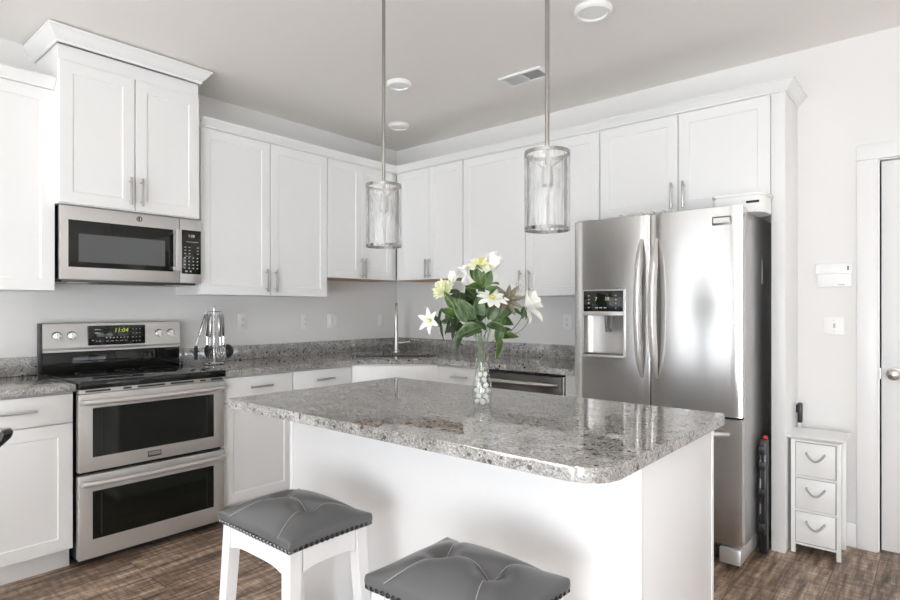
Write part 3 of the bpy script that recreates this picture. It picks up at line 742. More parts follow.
plate((0, -.742, 1.18), LEFT, .118, .116, 'wide white two gang switch plate on the range wall under the raised cabinet', 'switch', 's', 'light_switch', gw)
plate((0, -.205, 1.18), LEFT, .072, .116, 'white single switch plate left of the faucet', 'switch', 's', 'light_switch', gw)
plate((.33, 0, 1.168), BACK, .072, .116, 'white single switch plate right of the faucet, beside the white lily', 'switch', 's', 'light_switch', gw)
plate((1.78, 0, 1.185), BACK, .072, .116, 'white electrical outlet on the wall just left of the refrigerator', 'outlet', 'o', 'electrical_outlet', gw)
plate((3.421, 0, 1.19), BACK, .096, .098, 'white double toggle switch plate below the wall keypad', 'switch', 't', 'light_switch', None)
t = thing('wall_keypad', 'white alarm keypad box on the wall between refrigerator and door', 'keypad', (3.421, 0, 1.465), BACK)
bx('case', 'plastic', t, -.078, .082, -.022, -.0005, -.062, .062, bev=.004)
b = bmesh.new(); box(b, -.085, .084, -.032, -.0225, .008, .064, bev=.005); lid = obj('lid', b, 'plastic', t)
bx('display_strip', mat('pale_display', (.88, .92, .92), .2), lid, -.062, .045, -.0335, -.032, .024, .044, bev=.0005)
bx('indicator', 'dnickel', lid, .062, .070, -.0335, -.032, .026, .048, bev=.0005)
bx('button_strip', 'mark', t, .02, .05, -.0228, -.022, -.054, -.048)

# ------------------------------------------------------------ white chest of drawers and things round it
t = thing('drawer_chest', 'narrow white three drawer chest with rope handles by the door', 'chest', (3.262, -.285, 0), BACK)
cw, cdp, ch = .222, .215, .612
b = bmesh.new(); box(b, .014, cw-.014, .012, cdp, .045, .595); obj('body', b, 'plastic', t)
for x in (0, cw-.02):
    for y in (.0, cdp-.0195):
        bx('leg', 'plastic', t, x, x+.02, y, y+.02, 0, .597, bev=.0015)
b = bmesh.new(); vs0 = [b.verts.new(p) for p in ((-.018, -.022, .613), (cw+.018, -.022, .613), (cw+.018, cdp+.004, .613), (-.018, cdp+.004, .613))]
vs1 = [b.verts.new(p) for p in ((-.002, -.003, .5975), (cw+.002, -.003, .5975), (cw+.002, cdp+.002, .5975), (-.002, cdp+.002, .5975))]
vs2 = [b.verts.new((v.co.x, v.co.y, .622)) for v in vs0]
b.faces.new(vs1[::-1]); b.faces.new(vs2)
for k in range(4): b.faces.new((vs1[k], vs1[(k+1) % 4], vs0[(k+1) % 4], vs0[k])); b.faces.new((vs0[k], vs0[(k+1) % 4], vs2[(k+1) % 4], vs2[k]))
obj('top', b, 'plastic', t)
b = bmesh.new()
b.free()
for za, zb in ((.222, .234), (.397, .409), (.045, .056), (.585, .596)): bx('rail', 'plastic', t, .02, cw-.02, .002, .014, za, zb)
bx('drawer_gap_shade', 'dark_gap', t, .021, cw-.021, .0105, .0118, .056, .585)  # dark sheet standing in for the shade between drawers
for z0, z1 in ((.060, .2195), (.2365, .3945), (.4115, .5815)):
    b = bmesh.new(); box(b, .0235, cw-.0235, -.002, .010, z0, z1, bev=.001); o = obj('drawer', b, 'plastic', t)
    zc = (z0+z1)/2+.022; n = 12
    pts = [(.072, -.002, zc+.012)]+[(.072+.080*k/n, -.014-.006*math.sin(PI*k/n), zc+.010-.034*math.sin(PI*k/n)) for k in range(n+1)]+[(.152, -.002, zc+.012)]
    tb('rope_handle', 'rope', o, pts, .0055, 8)
# black cleaning tool behind the chest
t = thing('broom', 'black broom handle standing on the wall behind the white chest', 'broom', (3.264, -.045, 0), BACK)
b = bmesh.new(); cyl(b, (0, 0, .02), (0, 0, .66), .008, n=12); obj('pole', b, 'plastic', t)
b = bmesh.new(); box(b, -.011, .013, -.012, .012, .645, .755, bev=.005); box(b, -.03, .011, -.010, .010, .70, .745, bev=.008); obj('grip', b, 'black', t)
bx('foot', 'black', t, -.016, .02, -.012, .03, 0, .025, bev=.003)
# black slim tool in the gap
t = thing('folded_stool', 'tall slim folded black stool in the gap right of the refrigerator', 'step stool', (3.158, -.40, 0), BACK)
bx('panel', 'black', t, -.019, .019, -.02, .028, .0, .60, bev=.006)
bx('side_rail', 'black', t, -.014, -.004, -.034, -.0205, .02, .57, bev=.004); bx('side_rail', 'dnickel', t, .008, .013, -.028, -.0205, .10, .58, bev=.002)
for z in (.12, .30, .44, .52): bx('clip', 'black', t, -.018, .016, -.044, -.0345, z, z+.045, bev=.004)
for z in (.27, .40, .50): bx('label', 'nickel', t, -.013, -.005, -.0350, -.0343, z-.06, z-.005)
b = bmesh.new(); ball(b, (.008, -.008, .608), .014, 1, 1, .8); obj('cap', b, 'red', t)
# things on top of the refrigerator
t = thing('storage_bin', 'white plastic bin with slot handle on top of the refrigerator', 'bin', (3.088, -.49, 1.7735), BACK)
b = bmesh.new(); prism(b, rpoly(-.135, .105, -.08, .13, (.02, .045, .045, .02)), 0, .085, bev=.008); bo = obj('body', b, 'plastic', t)
b = bmesh.new(); prism(b, rpoly(-.143, .113, -.088, .138, (.025, .05, .05, .025)), .0855, .098, bev=.003); obj('rim', b, 'plastic', t)
bx('handle_slot', 'dark_gap', bo, .025, .085, -.0815, -.0798, .046, .058, bev=.0005)
t = thing('scroll_rack', 'low white scrolled wire rack lying on top of the refrigerator', 'rack', (2.58, -.60, 1.7735), BACK)
tb('rail', 'plastic', t, [(-.22, 0, .004), (.15, 0, .004)], .004, 8); tb('rail', 'plastic', t, [(-.22, .12, .004), (.15, .12, .004)], .004, 8)
for k in range(6):
    x = -.19+k*.062
    b = bmesh.new(); tube(b, [(x+.026*math.cos(a), 0, .030+.026*math.sin(a)) for a in [PI*(-.5+2*i/16) for i in range(17)]], .0035, 8)
    tube(b, [(x+.03*math.cos(a), .12, .034+.03*math.sin(a)) for a in [PI*(-.5+2*i/16) for i in range(17)]], .0035, 8)
    tube(b, [(x, 0, .054), (x, .06, .05), (x, .12, .062)], .003, 8); obj('scroll', b, 'plastic', t)

# ------------------------------------------------------------ utensil stand with hanging tools
UX0, UY0 = .20, -1.882
t = thing('utensil_stand', 'chrome carousel stand on the counter beside the range', 'utensil stand', (UX0, UY0, CT1+.0005))
b = bmesh.new(); lathe(b, [(0, 0), (.062, 0), (.066, .005), (.055, .012), (.015, .016), (0, .017)], 28); obj('base', b, 'chrome', t)
b = bmesh.new(); cyl(b, (0, 0, .014), (0, 0, .37), .006, n=12); ball(b, (0, 0, .378), .011); obj('pole', b, 'chrome', t)
b = bmesh.new(); lathe(b, [(.008, .345), (.043, .347), (.045, .350), (.043, .353), (.008, .352)], 28, closed=True); rg = obj('hook_disc', b, 'chrome', t)
HA = [R_(a) for a in (-155, -100, -50, 10, 70)]
for a in HA:
    c, s = math.cos(a), math.sin(a)
    tb('hook', 'chrome', rg, [(.042*c, .042*s, .350), (.052*c, .052*s, .347), (.056*c, .056*s, .337), (.052*c, .052*s, .329)], .0018, 6)
def tool(i, label, head, lean=0, hm='black'):
    a = HA[i]; c, s = math.cos(a), math.sin(a)
    q = thing('kitchen_utensil', label, 'utensil', (UX0+.054*c, UY0+.054*s, CT1+.328), a, 'utensils hanging on the chrome stand')
    L = lambda z: (lean*-z*1.0, 0, z)
    b = bmesh.new(); tube(b, [L(.004), L(-.008), L(-.06), L(-.135), L(-.145)], [.006, .0115, .0125, .0105, .005], 12, flat=.7); obj('grip', b, 'ringnickel', q)
    b = bmesh.new(); tube(b, [L(-.14), L(-.205)], .0036, 8); obj('shank', b, 'chrome', q)
    b = bmesh.new(); head(b, Vector(L(-.20))); 
    obj('head', b, hm, q)
def spat(b, p):
    for k in range(4): box(b, p.x-.004, p.x+.004, p.y-.028+k*.0155, p.y-.020+k*.0155, p.z-.085, p.z-.01, bev=.002)
    box(b, p.x-.004, p.x+.004, p.y-.028, p.y+.0265, p.z-.012, p.z, bev=.002); box(b, p.x-.004, p.x+.004, p.y-.028, p.y+.0265, p.z-.09, p.z-.08, bev=.002)
def ladle(b, p):
    n = 10; pr = [(.047*math.sin(PI/2*k/n), -.047*math.cos(PI/2*k/n)) for k in range(n+1)]
    lathe(b, pr+[(.0445, 0)]+[(.0445*math.sin(PI/2*k/n), -.0445*math.cos(PI/2*k/n)) for k in range(n-1, -1, -1)], 24, (0, 0, 0))
    for v in b.verts: v.co = Vector((p.x+.03-v.co.z*.9-.01, p.y+v.co.y, p.z-.042+v.co.x))
    tube(b, [p, p+Vector((.006, 0, -.012))], .006, 8)
def spoon(b, p):
    ball(b, (p.x, p.y, p.z-.04), .042, .18, .66, 1)
def fork(b, p):
    ball(b, (p.x, p.y, p.z-.015), .022, .2, 1, .8)
    for k in range(4): tube(b, [(p.x, p.y-.018+k*.012, p.z-.02), (p.x+.012, p.y-.02+k*.0135, p.z-.055), (p.x+.004, p.y-.02+k*.0135, p.z-.085)], .0028, 8)
def whisk(b, p):
    for k in range(6):
        a = PI*k/6; c, s = math.cos(a), math.sin(a)
        tube(b, [(p.x+.03*c*math.sin(u)*(1-.15*math.cos(u)), p.y+.03*s*math.sin(u), p.z-.045+.045*math.cos(u)) for u in [2*PI*i/20 for i in range(20)]], .0012, 6, closed=True)
tool(0, 'black slotted spoon hanging at the back of the utensil stand', spoon)
tool(1, 'black slotted spatula splayed to the left of the utensil stand', spat, .30)
tool(2, 'black pasta fork hanging at the front of the utensil stand', fork, .05)
tool(3, 'shiny wire whisk hanging on the right of the utensil stand', whisk, .04, 'chrome')
tool(4, 'round black ladle hanging low on the right of the utensil stand', ladle, .03)

# ------------------------------------------------------------ bar stools
def make_stool():
    t = thing('bar_stool', 'white bar stool with tufted grey leather seat, the left one before the island', 'stool', (2.205, -2.640, 0), R_(0), 'tufted bar stools')
    A, B, ZB, ZT = .206, .161, .556, .596
    def hz_(u, v):
        d = .054*(1-abs(u)**2.6)*(1-abs(v)**2.6)
        x, y = u*A, v*B
        for tx in (-.082, .082): d -= .034*math.exp(-((x-tx)**2+y*y)/(2*.026**2))
        for tx, sg in ((-.082, -1), (.082, 1)):
            cx = tx+sg*.06*(abs(v)**1.5)
            d -= .006*math.exp(-((x-cx)/.013)**2)
        if abs(x) < .082: d -= .007*math.exp(-(y/.014)**2)
        return ZT+d
    b = bmesh.new(); n, m = 56, 44; G = []
    def sh(u, v):                                  # slight pinch at the edge middles leaves pointed corners
        return u*A*(1-.03*(1-v*v)*abs(u)**4), v*B*(1-.03*(1-u*u)*abs(v)**4)
    for i in range(n+1):
        u = -1+2*i/n
        G.append([b.verts.new((*sh(u, -1+2*j/m), hz_(u, -1+2*j/m))) for j in range(m+1)])
    for i in range(n):
        for j in range(m): b.faces.new((G[i][j], G[i+1][j], G[i+1][j+1], G[i][j+1]))
    rim = [G[i][0] for i in range(n)]+[G[n][j] for j in range(m)]+[G[i][m] for i in range(n, 0, -1)]+[G[0][j] for j in range(m, 0, -1)]
    prev = rim
    for z, s in ((ZT-.006, 1.012), (ZT-.018, 1.016), (ZT-.03, 1.008), (ZB, .99)):
        nx = [b.verts.new((v.co.x*s, v.co.y*s, z)) for v in rim]
        for k in range(len(rim)): b.faces.new((prev[k], prev[(k+1) % len(rim)], nx[(k+1) % len(rim)], nx[k]))
        prev = nx
    b.faces.new(prev[::-1]); seat = obj('seat', b, 'leather', t)
    for e in seat.data.edges: e.use_edge_sharp = False
    b = bmesh.new()
    for tx, sg in ((-.082, -1), (.082, 1)):
        for s2_ in (-1, 1):
            pts = []
            for k in range(15):
                v = s2_*k/14; x = tx+sg*.06*abs(v)**1.5; xx, yy = sh(x/A, v); pts.append((xx, yy, hz_(x/A, v)+.0006))
            tube(b, pts, .0012, 6)
    pts = [(-.082+.164*k/24, 0, hz_((-.082+.164*k/24)/A, 0)+.0006) for k in range(25)]; tube(b, pts, .0012, 6)
    obj('stitching', b, 'stitch', seat)
    b = bmesh.new()
    for s in (-1, 1):
        k = 22
        for i in range(k): ball(b, (-A*.985+2*A*.985*i/(k-1), s*(B*.985+.001), ZB+.009), .0082, 1, .7, 1, 1)
        k = 17
        for i in range(1, k-1): ball(b, (s*(A*.985+.001), -B*.985+2*B*.985*i/(k-1), ZB+.009), .0082, .7, 1, 1, 1)
    obj('nailhead_trim', b, 'nail', seat)
    # frame
    LT = [(.185, .135), (.215, .160)]              # leg centre at top / bottom
    for sx_ in (-1, 1):
        for sy_ in (-1, 1):
            b = bmesh.new(); vs = []
            for z, (cx, cy), h in ((ZB-.0005, (.172, .128), .0225), (.0, (.200, .154), .018)):
                cx *= sx_; cy *= sy_; vs.append([b.verts.new((cx+p*h, cy+q*h, z)) for p, q in ((-1, -1), (1, -1), (1, 1), (-1, 1))])
            b.faces.new(vs[0]); b.faces.new(vs[1][::-1])
            for k in range(4): b.faces.new((vs[0][k], vs[0][(k+1) % 4], vs[1][(k+1) % 4], vs[1][k]))
            bmesh.ops.bevel(b, geom=b.edges[:], offset=.002, segments=1, affect='EDGES')
            obj('leg', b, 'isl', t)
    for s in (-1, 1):
        for ax in (0, 1):
            L = .146 if ax == 0 else .102
            b = bmesh.new(); k = 14; P = []
            for i in range(k+1):
                q = -1+2*i/k; P.append((q*L, ZB-.060-.014*abs(q)**4))
            off = (.140 if ax == 0 else .186)*s
            for th in (-.009, .009):
                top = [(q, ZB-.0005) for q, _ in P]
            fr = lambda q, z, th: (q, off+th, z) if ax == 0 else (off+th, q, z)
            a0 = [b.verts.new(fr(q, z, -.009)) for q, z in P]; a1 = [b.verts.new(fr(q, z, .009)) for q, z in P]
            c0 = [b.verts.new(fr(q, ZB-.0005, -.009)) for q, z in P]; c1 = [b.verts.new(fr(q, ZB-.0005, .009)) for q, z in P]
            for i in range(k):
                for X, Y in ((a0, a1), (a1, c1), (c1, c0), (c0, a0)): b.faces.new((X[i], X[i+1], Y[i+1], Y[i]))
            b.faces.new((a0[0], a1[0], c1[0], c0[0])); b.faces.new((a0[k], c0[k], c1[k], a1[k]))
            obj('apron', b, 'isl', t)
    for s in (-1, 1):
        bx('stretcher', 'isl', t, -.174, .174, s*.146-.009, s*.146+.009, .06, .09, bev=.002)
        bx('stretcher', 'isl', t, s*.190-.009, s*.190+.009, -.128, .128, .095, .125, bev=.002)
    return t
st = make_stool()
dup(st, (2.945, -2.630, 0), R_(0), 'white bar stool with tufted grey leather seat, the right one at the bottom edge')

# ------------------------------------------------------------ chair at the left edge
YC = .7054
t = thing('dining_chair', 'black leather chair whose back corner shows at the left edge', 'chair', (1.228, -3.414, 0), YC)
b = bmesh.new(); vs = []
for z, x, y in ((.50, .10, -.03), (.66, .11, -.005), (.74, .135, .006), (.79, .182, .012), (.83, .224, .016), (.848, .230, .018), (.858, .226, .018)):
    vs.append([b.verts.new(p) for p in ((-x, y-.022, z), (x, y-.022, z), (x+.006, y, z), (x, y+.022, z), (-x, y+.022, z), (-x-.006, y, z))])
for A_, B_ in zip(vs, vs[1:]):
    for k in range(6): b.faces.new((A_[k], A_[(k+1) % 6], B_[(k+1) % 6], B_[k]))
b.faces.new(vs[0][::-1]); b.faces.new(vs[-1]); br = obj('backrest', b, 'blackleather', t)
b = bmesh.new(); box(b, -.222, .222, -.008, .044, .8585, .864, bev=.0025); obj('top_edge', b, 'nickel', br)
bx('seat', 'blackleather', t, -.17, .17, -.42, .0, .44, .50, bev=.02)
for x in (-.14, .14):
    for y in (-.39, -.03): tb('leg', 'nickel', t, [(x, y, .44), (x*1.1, y*1.03, .0)], .013, 10)

# ------------------------------------------------------------ vase, pebbles, artificial flowers
VX, VY, VZ = 2.557, -2.054, .9145
RX = Vector((.7613, .6484, 0)); FY = Vector((-.6484, .7613, 0)); UPV = Vector((0, 0, 1)); V0 = Vector((VX, VY, VZ))
def wp(a, h, d=0): return V0+RX*a+FY*d+UPV*h          # bouquet frame: across, up, back
b = bmesh.new()
outer = [(0, 0), (.030, 0), (.033, .004), (.0365, .035), (.0385, .058), (.034, .095), (.0255, .135), (.0225, .158), (.0235, .182), (.0285, .200)]
inner = [(.0262, .200), (.0212, .182), (.0202, .158), (.0232, .135), (.0315, .095), (.036, .058), (.034, .035), (.031, .010), (0, .009)]
lathe(b, outer+inner, 36, V0); tag(obj('glass_vase', b, 'glass'), 'clear bulging glass vase on the island with white pebbles and stems', 'vase')
peb = None; rnd = random.Random(3)
spots = []
z = .0215
while z < .150:
    ri = max(.004, (.0305 if z < .09 else .0305-(z-.09)*.26)-.0115)
    k = 4 if ri > .016 else (3 if ri > .010 else 2)
    for i in range(k):
        a = 2*PI*i/k+z*37; spots.append((ri*math.cos(a), ri*math.sin(a), z))
    z += .0205
for i, (px, py, pz) in enumerate(spots):
    if peb is None:
        b = bmesh.new(); ball(b, (0, 0, 0), .0112, 1.08, .92, .85)
        peb = tag(obj('pebble', b, 'pebble'), 'small white pebble inside the glass vase', 'pebble', 'white pebbles in the vase'); o = peb
    else:
        o = peb.copy(); COL.objects.link(o)
    o.location = V0+Vector((px, py, pz)); s = rnd.uniform(.85, 1.0); o.scale = (s, s, s); o.rotation_euler = [rnd.uniform(0, 3) for _ in range(3)]

def blade(bm, base, direc, up, L, Wd, curl=.3, cup=.25, shape='leaf', n=8, m=4, wave=0, seed=0):
    """one leaf or petal: grows from base along direc; up is its upper face"""
    d = Vector(direc).normalized(); u = Vector(up); u = (u-d*u.dot(d)).normalized(); s = d.cross(u)
    uvl = bm.loops.layers.uv.verify(); G = []; UV = {}
    for i in range(n+1):
        t = i/n
        if shape == 'leaf': wd = Wd*math.sin(PI*min(1, t**.8*.97+.02))**.85
        elif shape == 'petal': wd = Wd*(math.sin(PI*(.07+.90*t**1.25))**.75)
        else: wd = Wd*(math.sin(PI*(.05+.93*t))**.7)
        th = curl*t
        c = base+d*(L*(math.sin(th)/curl if abs(curl) > 1e-3 else t))-u*(L*((1-math.cos(th))/curl if abs(curl) > 1e-3 else 0))
        row = []
        for j in range(-m, m+1):
            q = j/m; w_ = wave*math.sin(t*11+seed+q)*L
            v = bm.verts.new(c+s*(wd*q)+u*(cup*wd*q*q+w_*abs(q))); UV[v] = (t, q); row.append(v)
        G.append(row)
    for i in range(n):
        for j in range(2*m):
            f = bm.faces.new((G[i][j], G[i+1][j], G[i+1][j+1], G[i][j+1]))
            for l in f.loops: l[uvl].uv = UV[l.vert]
def part_of(name, bm, m, parent):
    o = obj(name, bm, m, parent)
    o.data.transform(Matrix.Translation(-parent.location))
    md = o.modifiers.new('thickness', 'SOLIDIFY') if name in ('leaf', 'petals', 'outer_petals') else None
    if md: md.thickness = .0008
    return o
def curve(p0, p1, p2, p3, n=14):
    return [p0*(1-t)**3+p1*3*t*(1-t)**2+p2*3*t*t*(1-t)+p3*t**3 for t in [i/n for i in range(n+1)]]
GF = 'artificial flower stems in the glass vase'
cnt = [0]
def stemthing(name, label, cat, end, tip_dir, r=.0009, m='stem'):
    k = cnt[0]; cnt[0] += 1; a = k*2.4
    foot = V0+Vector((.010*math.cos(a), .010*math.sin(a), .060)); mouth = V0+Vector((.0145*math.cos(a)*.9, .0145*math.sin(a)*.9, .20))
    t = thing(name, label, cat, tuple(foot), 0, GF)
    b = bmesh.new(); mid = mouth+UPV*.07+(end-mouth)*.12
    L = (end-mouth).length
    tube(b, [foot, mouth-UPV*.02]+curve(mouth, mouth+UPV*L*.35+(end-V0-UPV*.2)*.1, end-Vector(tip_dir).normalized()*L*.35, end), r, 8)
    part_of('stem', b, m, t); return t
def ring(bm, c, ax, n, L, Wd, open_, cup, shape='petal', curl=.5, rot=0, r0=.004, wave=0, seed=0):
    ax = Vector(ax).normalized(); x = ax.orthogonal().normalized(); y = ax.cross(x); rr = random.Random(seed)
    for k in range(n):
        a = rot+2*PI*k/n+rr.uniform(-.12, .12); rad = x*math.cos(a)+y*math.sin(a); o_ = open_+rr.uniform(-.08, .08)
        blade(bm, c+rad*r0, ax*math.cos(o_)+rad*math.sin(o_), ax*math.sin(o_)-rad*math.cos(o_), L*rr.uniform(.9, 1.08), Wd, curl, cup, shape, wave=wave, seed=k)
def leaves(t, specs, m='leaf'):
    for base, d, up, L, Wd, cl in specs:
        b = bmesh.new(); blade(b, base, d, up, L, Wd, cl, .35, 'leaf', wave=.015, seed=L*900); part_of('leaf', b, m, t)
def AX(a, u, d=0): return RX*a+UPV*u+FY*d
# 1 large tulip-shaped magnolia, top
e = wp(.036, .512, .0); t = stemthing('flower_stem', 'tallest white tulip-shaped blossom at the top of the bouquet', 'flower', e, AX(.3, 1))
b = bmesh.new(); ring(b, e, AX(.12, 1, -.1), 4, .074, .029, .16, .8, curl=-.35, seed=1, r0=.010); ring(b, e, AX(.2, 1, -.15), 4, .066, .029, .42, .7, curl=-.25, rot=.8, seed=2, r0=.010); part_of('petals', b, 'petal', t)
b = bmesh.new(); blade(b, e+AX(.006, .004), AX(1, .55, -.4), AX(-.4, .8, -.4), .060, .027, -.5, .5, 'petal'); blade(b, e, AX(.15, -1, -.5), AX(.6, .3, -.8), .042, .016, .3, .5, 'petal'); part_of('outer_petals', b, 'petal', t)
leaves(t, [(wp(.03, .46), AX(.6, .2, -.8), AX(0, 1, -.3), .05, .016, .5)])
# 2 open pale yellow flower
e = wp(-.008, .530, -.02); t = stemthing('flower_stem', 'open pale yellow and white flower left of the tallest blossom', 'flower', e, AX(0, 1))
b = bmesh.new(); ring(b, e, AX(0, .8, -.6), 8, .046, .012, 1.15, .3, seed=3); ring(b, e, AX(0, .8, -.6), 6, .034, .010, .6, .4, rot=.3, seed=4); part_of('petals', b, 'cream', t)
b = bmesh.new()
for k in range(9): p = e+AX(.008*math.cos(k*2.4), .012, -.012+.006*math.sin(k*2.4)); tube(b, [e, p+AX(0, .014, -.008)], .001, 5); ball(b, p+AX(0, .014, -.008), .0026, n=1)
part_of('stamens', b, 'yellow', t)
# 9 bud
e = wp(-.058, .495, .0); t = stemthing('flower_stem', 'half open white bud on the upper left of the bouquet', 'flower', e, AX(-.2, 1))
b = bmesh.new(); ring(b, e, AX(-.35, 1, -.2), 5, .044, .013, .35, .5, seed=5); part_of('petals', b, 'petal', t)
b = bmesh.new(); blade(b, e, AX(-.6, -.9, -.3), AX(-.8, .5, -.3), .036, .012, .3, .4, 'petal'); blade(b, e, AX(.4, -1, -.4), AX(.5, .4, -.8), .05, .014, .2, .4, 'petal'); part_of('outer_petals', b, 'petal', t)
# 3 fluffy cream chrysanthemum
e = wp(-.143, .438, -.01); t = stemthing('flower_stem', 'fluffy cream green round blossom at the left of the bouquet', 'flower', e, AX(-.6, .8))
b = bmesh.new()
for q, (n_, o_, L_) in enumerate(((14, 1.7, .043), (14, 1.25, .043), (12, .85, .040), (8, .4, .036))): ring(b, e, AX(-.5, .6, -.65), n_, L_, .0065, o_, .5, curl=-.7, rot=q*.2, seed=10+q)
part_of('petals', b, 'cream', t)
# 3b white bud above it
e = wp(-.112, .462, .015); t = stemthing('flower_stem', 'closed white tulip bud just above the fluffy cream blossom', 'flower', e, AX(-.3, 1))
b = bmesh.new(); ring(b, e, AX(.05, 1, -.1), 5, .052, .019, .28, .7, curl=.1, seed=6); part_of('petals', b, 'petal', t)
leaves(t, [(wp(-.09, .43), AX(-.3, -1, -.6), AX(-.6, .3, -.7), .07, .020, .4)])
# 4 lily, far left
e = wp(-.192, .325, -.03); t = stemthing('flower_stem', 'white pointed star lily hanging out lowest at the far left', 'flower', e, AX(-1, .1))
b = bmesh.new(); ring(b, e, AX(-.6, .1, -.8), 6, .052, .010, 1.05, .3, 'leaf', .5, seed=7); part_of('petals', b, 'petal', t)
b = bmesh.new(); ring(b, e, AX(-.6, .1, -.8), 5, .024, .003, .4, .3, 'leaf', .2, seed=8); part_of('stamens', b, 'yellow', t)
leaves(t, [(e, AX(.1, 1, .1), AX(-1, 0, -.5), .035, .008, .3), (wp(-.16, .30), AX(-.4, 1, 0), AX(0, 0, -1), .05, .013, .6)])
# 5 white star in the centre front
e = wp(.034, .404, -.075); t = stemthing('flower_stem', 'flat white daisy-like blossom in the front centre of the bouquet', 'flower', e, AX(.1, 1, -.5))
b = bmesh.new(); ring(b, e, AX(.12, .85, -.5), 10, .062, .013, 1.35, .25, seed=9, curl=.35); ring(b, e, AX(.12, .85, -.5), 6, .040, .010, .8, .3, rot=.3, seed=12); part_of('petals', b, 'petal', t)
b = bmesh.new(); ball(b, e+AX(0, .008, -.005), .010, 1, 1, .7); part_of('centre', b, 'yellow', t)
# 6 white magnolia, right
e = wp(.158, .380, -.02); t = stemthing('flower_stem', 'big white blossom leaning out at the right of the bouquet', 'flower', e, AX(1, .3))
b = bmesh.new(); ring(b, e, AX(.55, .5, -.5), 6, .066, .022, .75, .55, curl=-.2, seed=13); ring(b, e, AX(.6, .4, -.6), 4, .056, .018, .35, .6, rot=.5, seed=14); part_of('petals', b, 'petal', t)
b = bmesh.new(); blade(b, e+AX(.01, -.01), AX(.9, -.5, -.3), AX(.3, .8, -.3), .075, .023, .5, .4, 'petal'); blade(b, e, AX(.4, -1, -.3), AX(.8, .2, -.4), .07, .018, .3, .4, 'petal'); part_of('outer_petals', b, 'petal', t)
leaves(t, [(e, AX(.15, -1, -.3), AX(1, 0, -.4), .055, .010, .3), (e, AX(-.2, -1, -.2), AX(0, .2, -1), .05, .012, .4)])
# 7 dusty olive star
e = wp(.090, .402, -.05); t = stemthing('flower_stem', 'dusty olive brown pointed rosette right of the centre', 'flower', e, AX(.5, 1))
b = bmesh.new(); ring(b, e, AX(.1, .3, -.95), 9, .062, .0095, 1.15, .3, 'leaf', .4, seed=15); ring(b, e, AX(.1, .5, -.85), 5, .035, .007, .5, .3, 'leaf', .3, seed=16); part_of('petals', b, 'dusty', t)
# 8 baby's breath
e = wp(.132, .470, .0); t = stemthing('flower_stem', "thin sprig of tiny white blooms above the right blossom", 'flower', e, AX(.4, 1), .001)
b = bmesh.new(); rr = random.Random(5)
for k in range(16):
    p = e+Vector((rr.uniform(-.022, .022), rr.uniform(-.022, .022), rr.uniform(-.065, .02))); ball(b, p, .0042, n=1)
    tube(b, [e-UPV*.07, p], .0006, 5)
part_of('tiny_blooms', b, 'petal', t)
# foliage sprays
def spray(label, end, tip, specs, m='leaf', sm='stem', r=.0009):
    t = stemthing('foliage_stem', label, 'foliage', end, tip, r, sm); leaves(t, specs, m); return t
spray('upright leafy green stem under the tallest blossom', wp(.0, .50, -.035), AX(0, 1, -.1), [
    (wp(-.005, .46, -.04), AX(-.25, 1, -.3), AX(-.2, .3, -1), .075, .024, .4), (wp(.002, .45, -.045), AX(.5, 1, -.3), AX(.2, .3, -1), .068, .022, .4),
    (wp(0, .44, -.05), AX(-.9, .35, -.4), AX(-.2, .8, -.6), .065, .024, .5), (wp(.005, .42, -.05), AX(.7, .6, -.5), AX(.1, .7, -.8), .06, .022, .5), (wp(-.01, .47, -.02), AX(-.6, .8, 0), AX(0, .3, -1), .06, .018, .3)], 'leaf')
spray('broad variegated leaves at the front left above the vase', wp(-.06, .30, -.05), AX(-.7, .5, -.5), [
    (wp(-.005, .305, -.07), AX(-1, -.25, -.35), AX(-.1, .75, -.7), .108, .032, .45), (wp(-.03, .33, -.05), AX(-.7, .9, -.3), AX(-.3, .4, -.9), .10, .024, .3),
    (wp(-.06, .32, -.05), AX(-.55, 1.0, -.2), AX(-.3, .2, -1), .10, .022, .3), (wp(-.01, .33, -.05), AX(-.1, 1, -.3), AX(0, .3, -1), .095, .022, .4)], 'leafv')
spray('broad variegated leaves at the front right above the vase', wp(.05, .32, -.06), AX(.6, .5, -.5), [
    (wp(.01, .31, -.075), AX(1, -.15, -.4), AX(.1, .8, -.6), .085, .026, .5), (wp(.02, .33, -.05), AX(.5, 1, -.3), AX(.2, .2, -1), .085, .022, .4), (wp(.04, .33, -.05), AX(.9, .75, -.3), AX(.1, .4, -.9), .085, .020, .5)], 'leafv')
spray('dark drooping leaves hanging at the lower left of the bouquet', wp(-.15, .37, -.02), AX(-1, -.2), [
    (wp(-.15, .375, -.03), AX(-.15, -1, -.1), AX(-1, 0, -.6), .075, .011, -.3), (wp(-.155, .33, -.03), AX(.05, -1, -.1), AX(-1, 0, -.7), .085, .009, .3),
    (wp(-.115, .36, -.03), AX(-.1, -1, -.2), AX(-1, .1, -.8), .095, .012, -.4), (wp(-.09, .35, -.03), AX(-.35, -1, -.1), AX(-.6, .4, -.8), .10, .016, .35), (wp(-.07, .30, -.03), AX(-.45, -1, -.1), AX(-.6, .5, -.8), .095, .020, .3)], 'leafd')
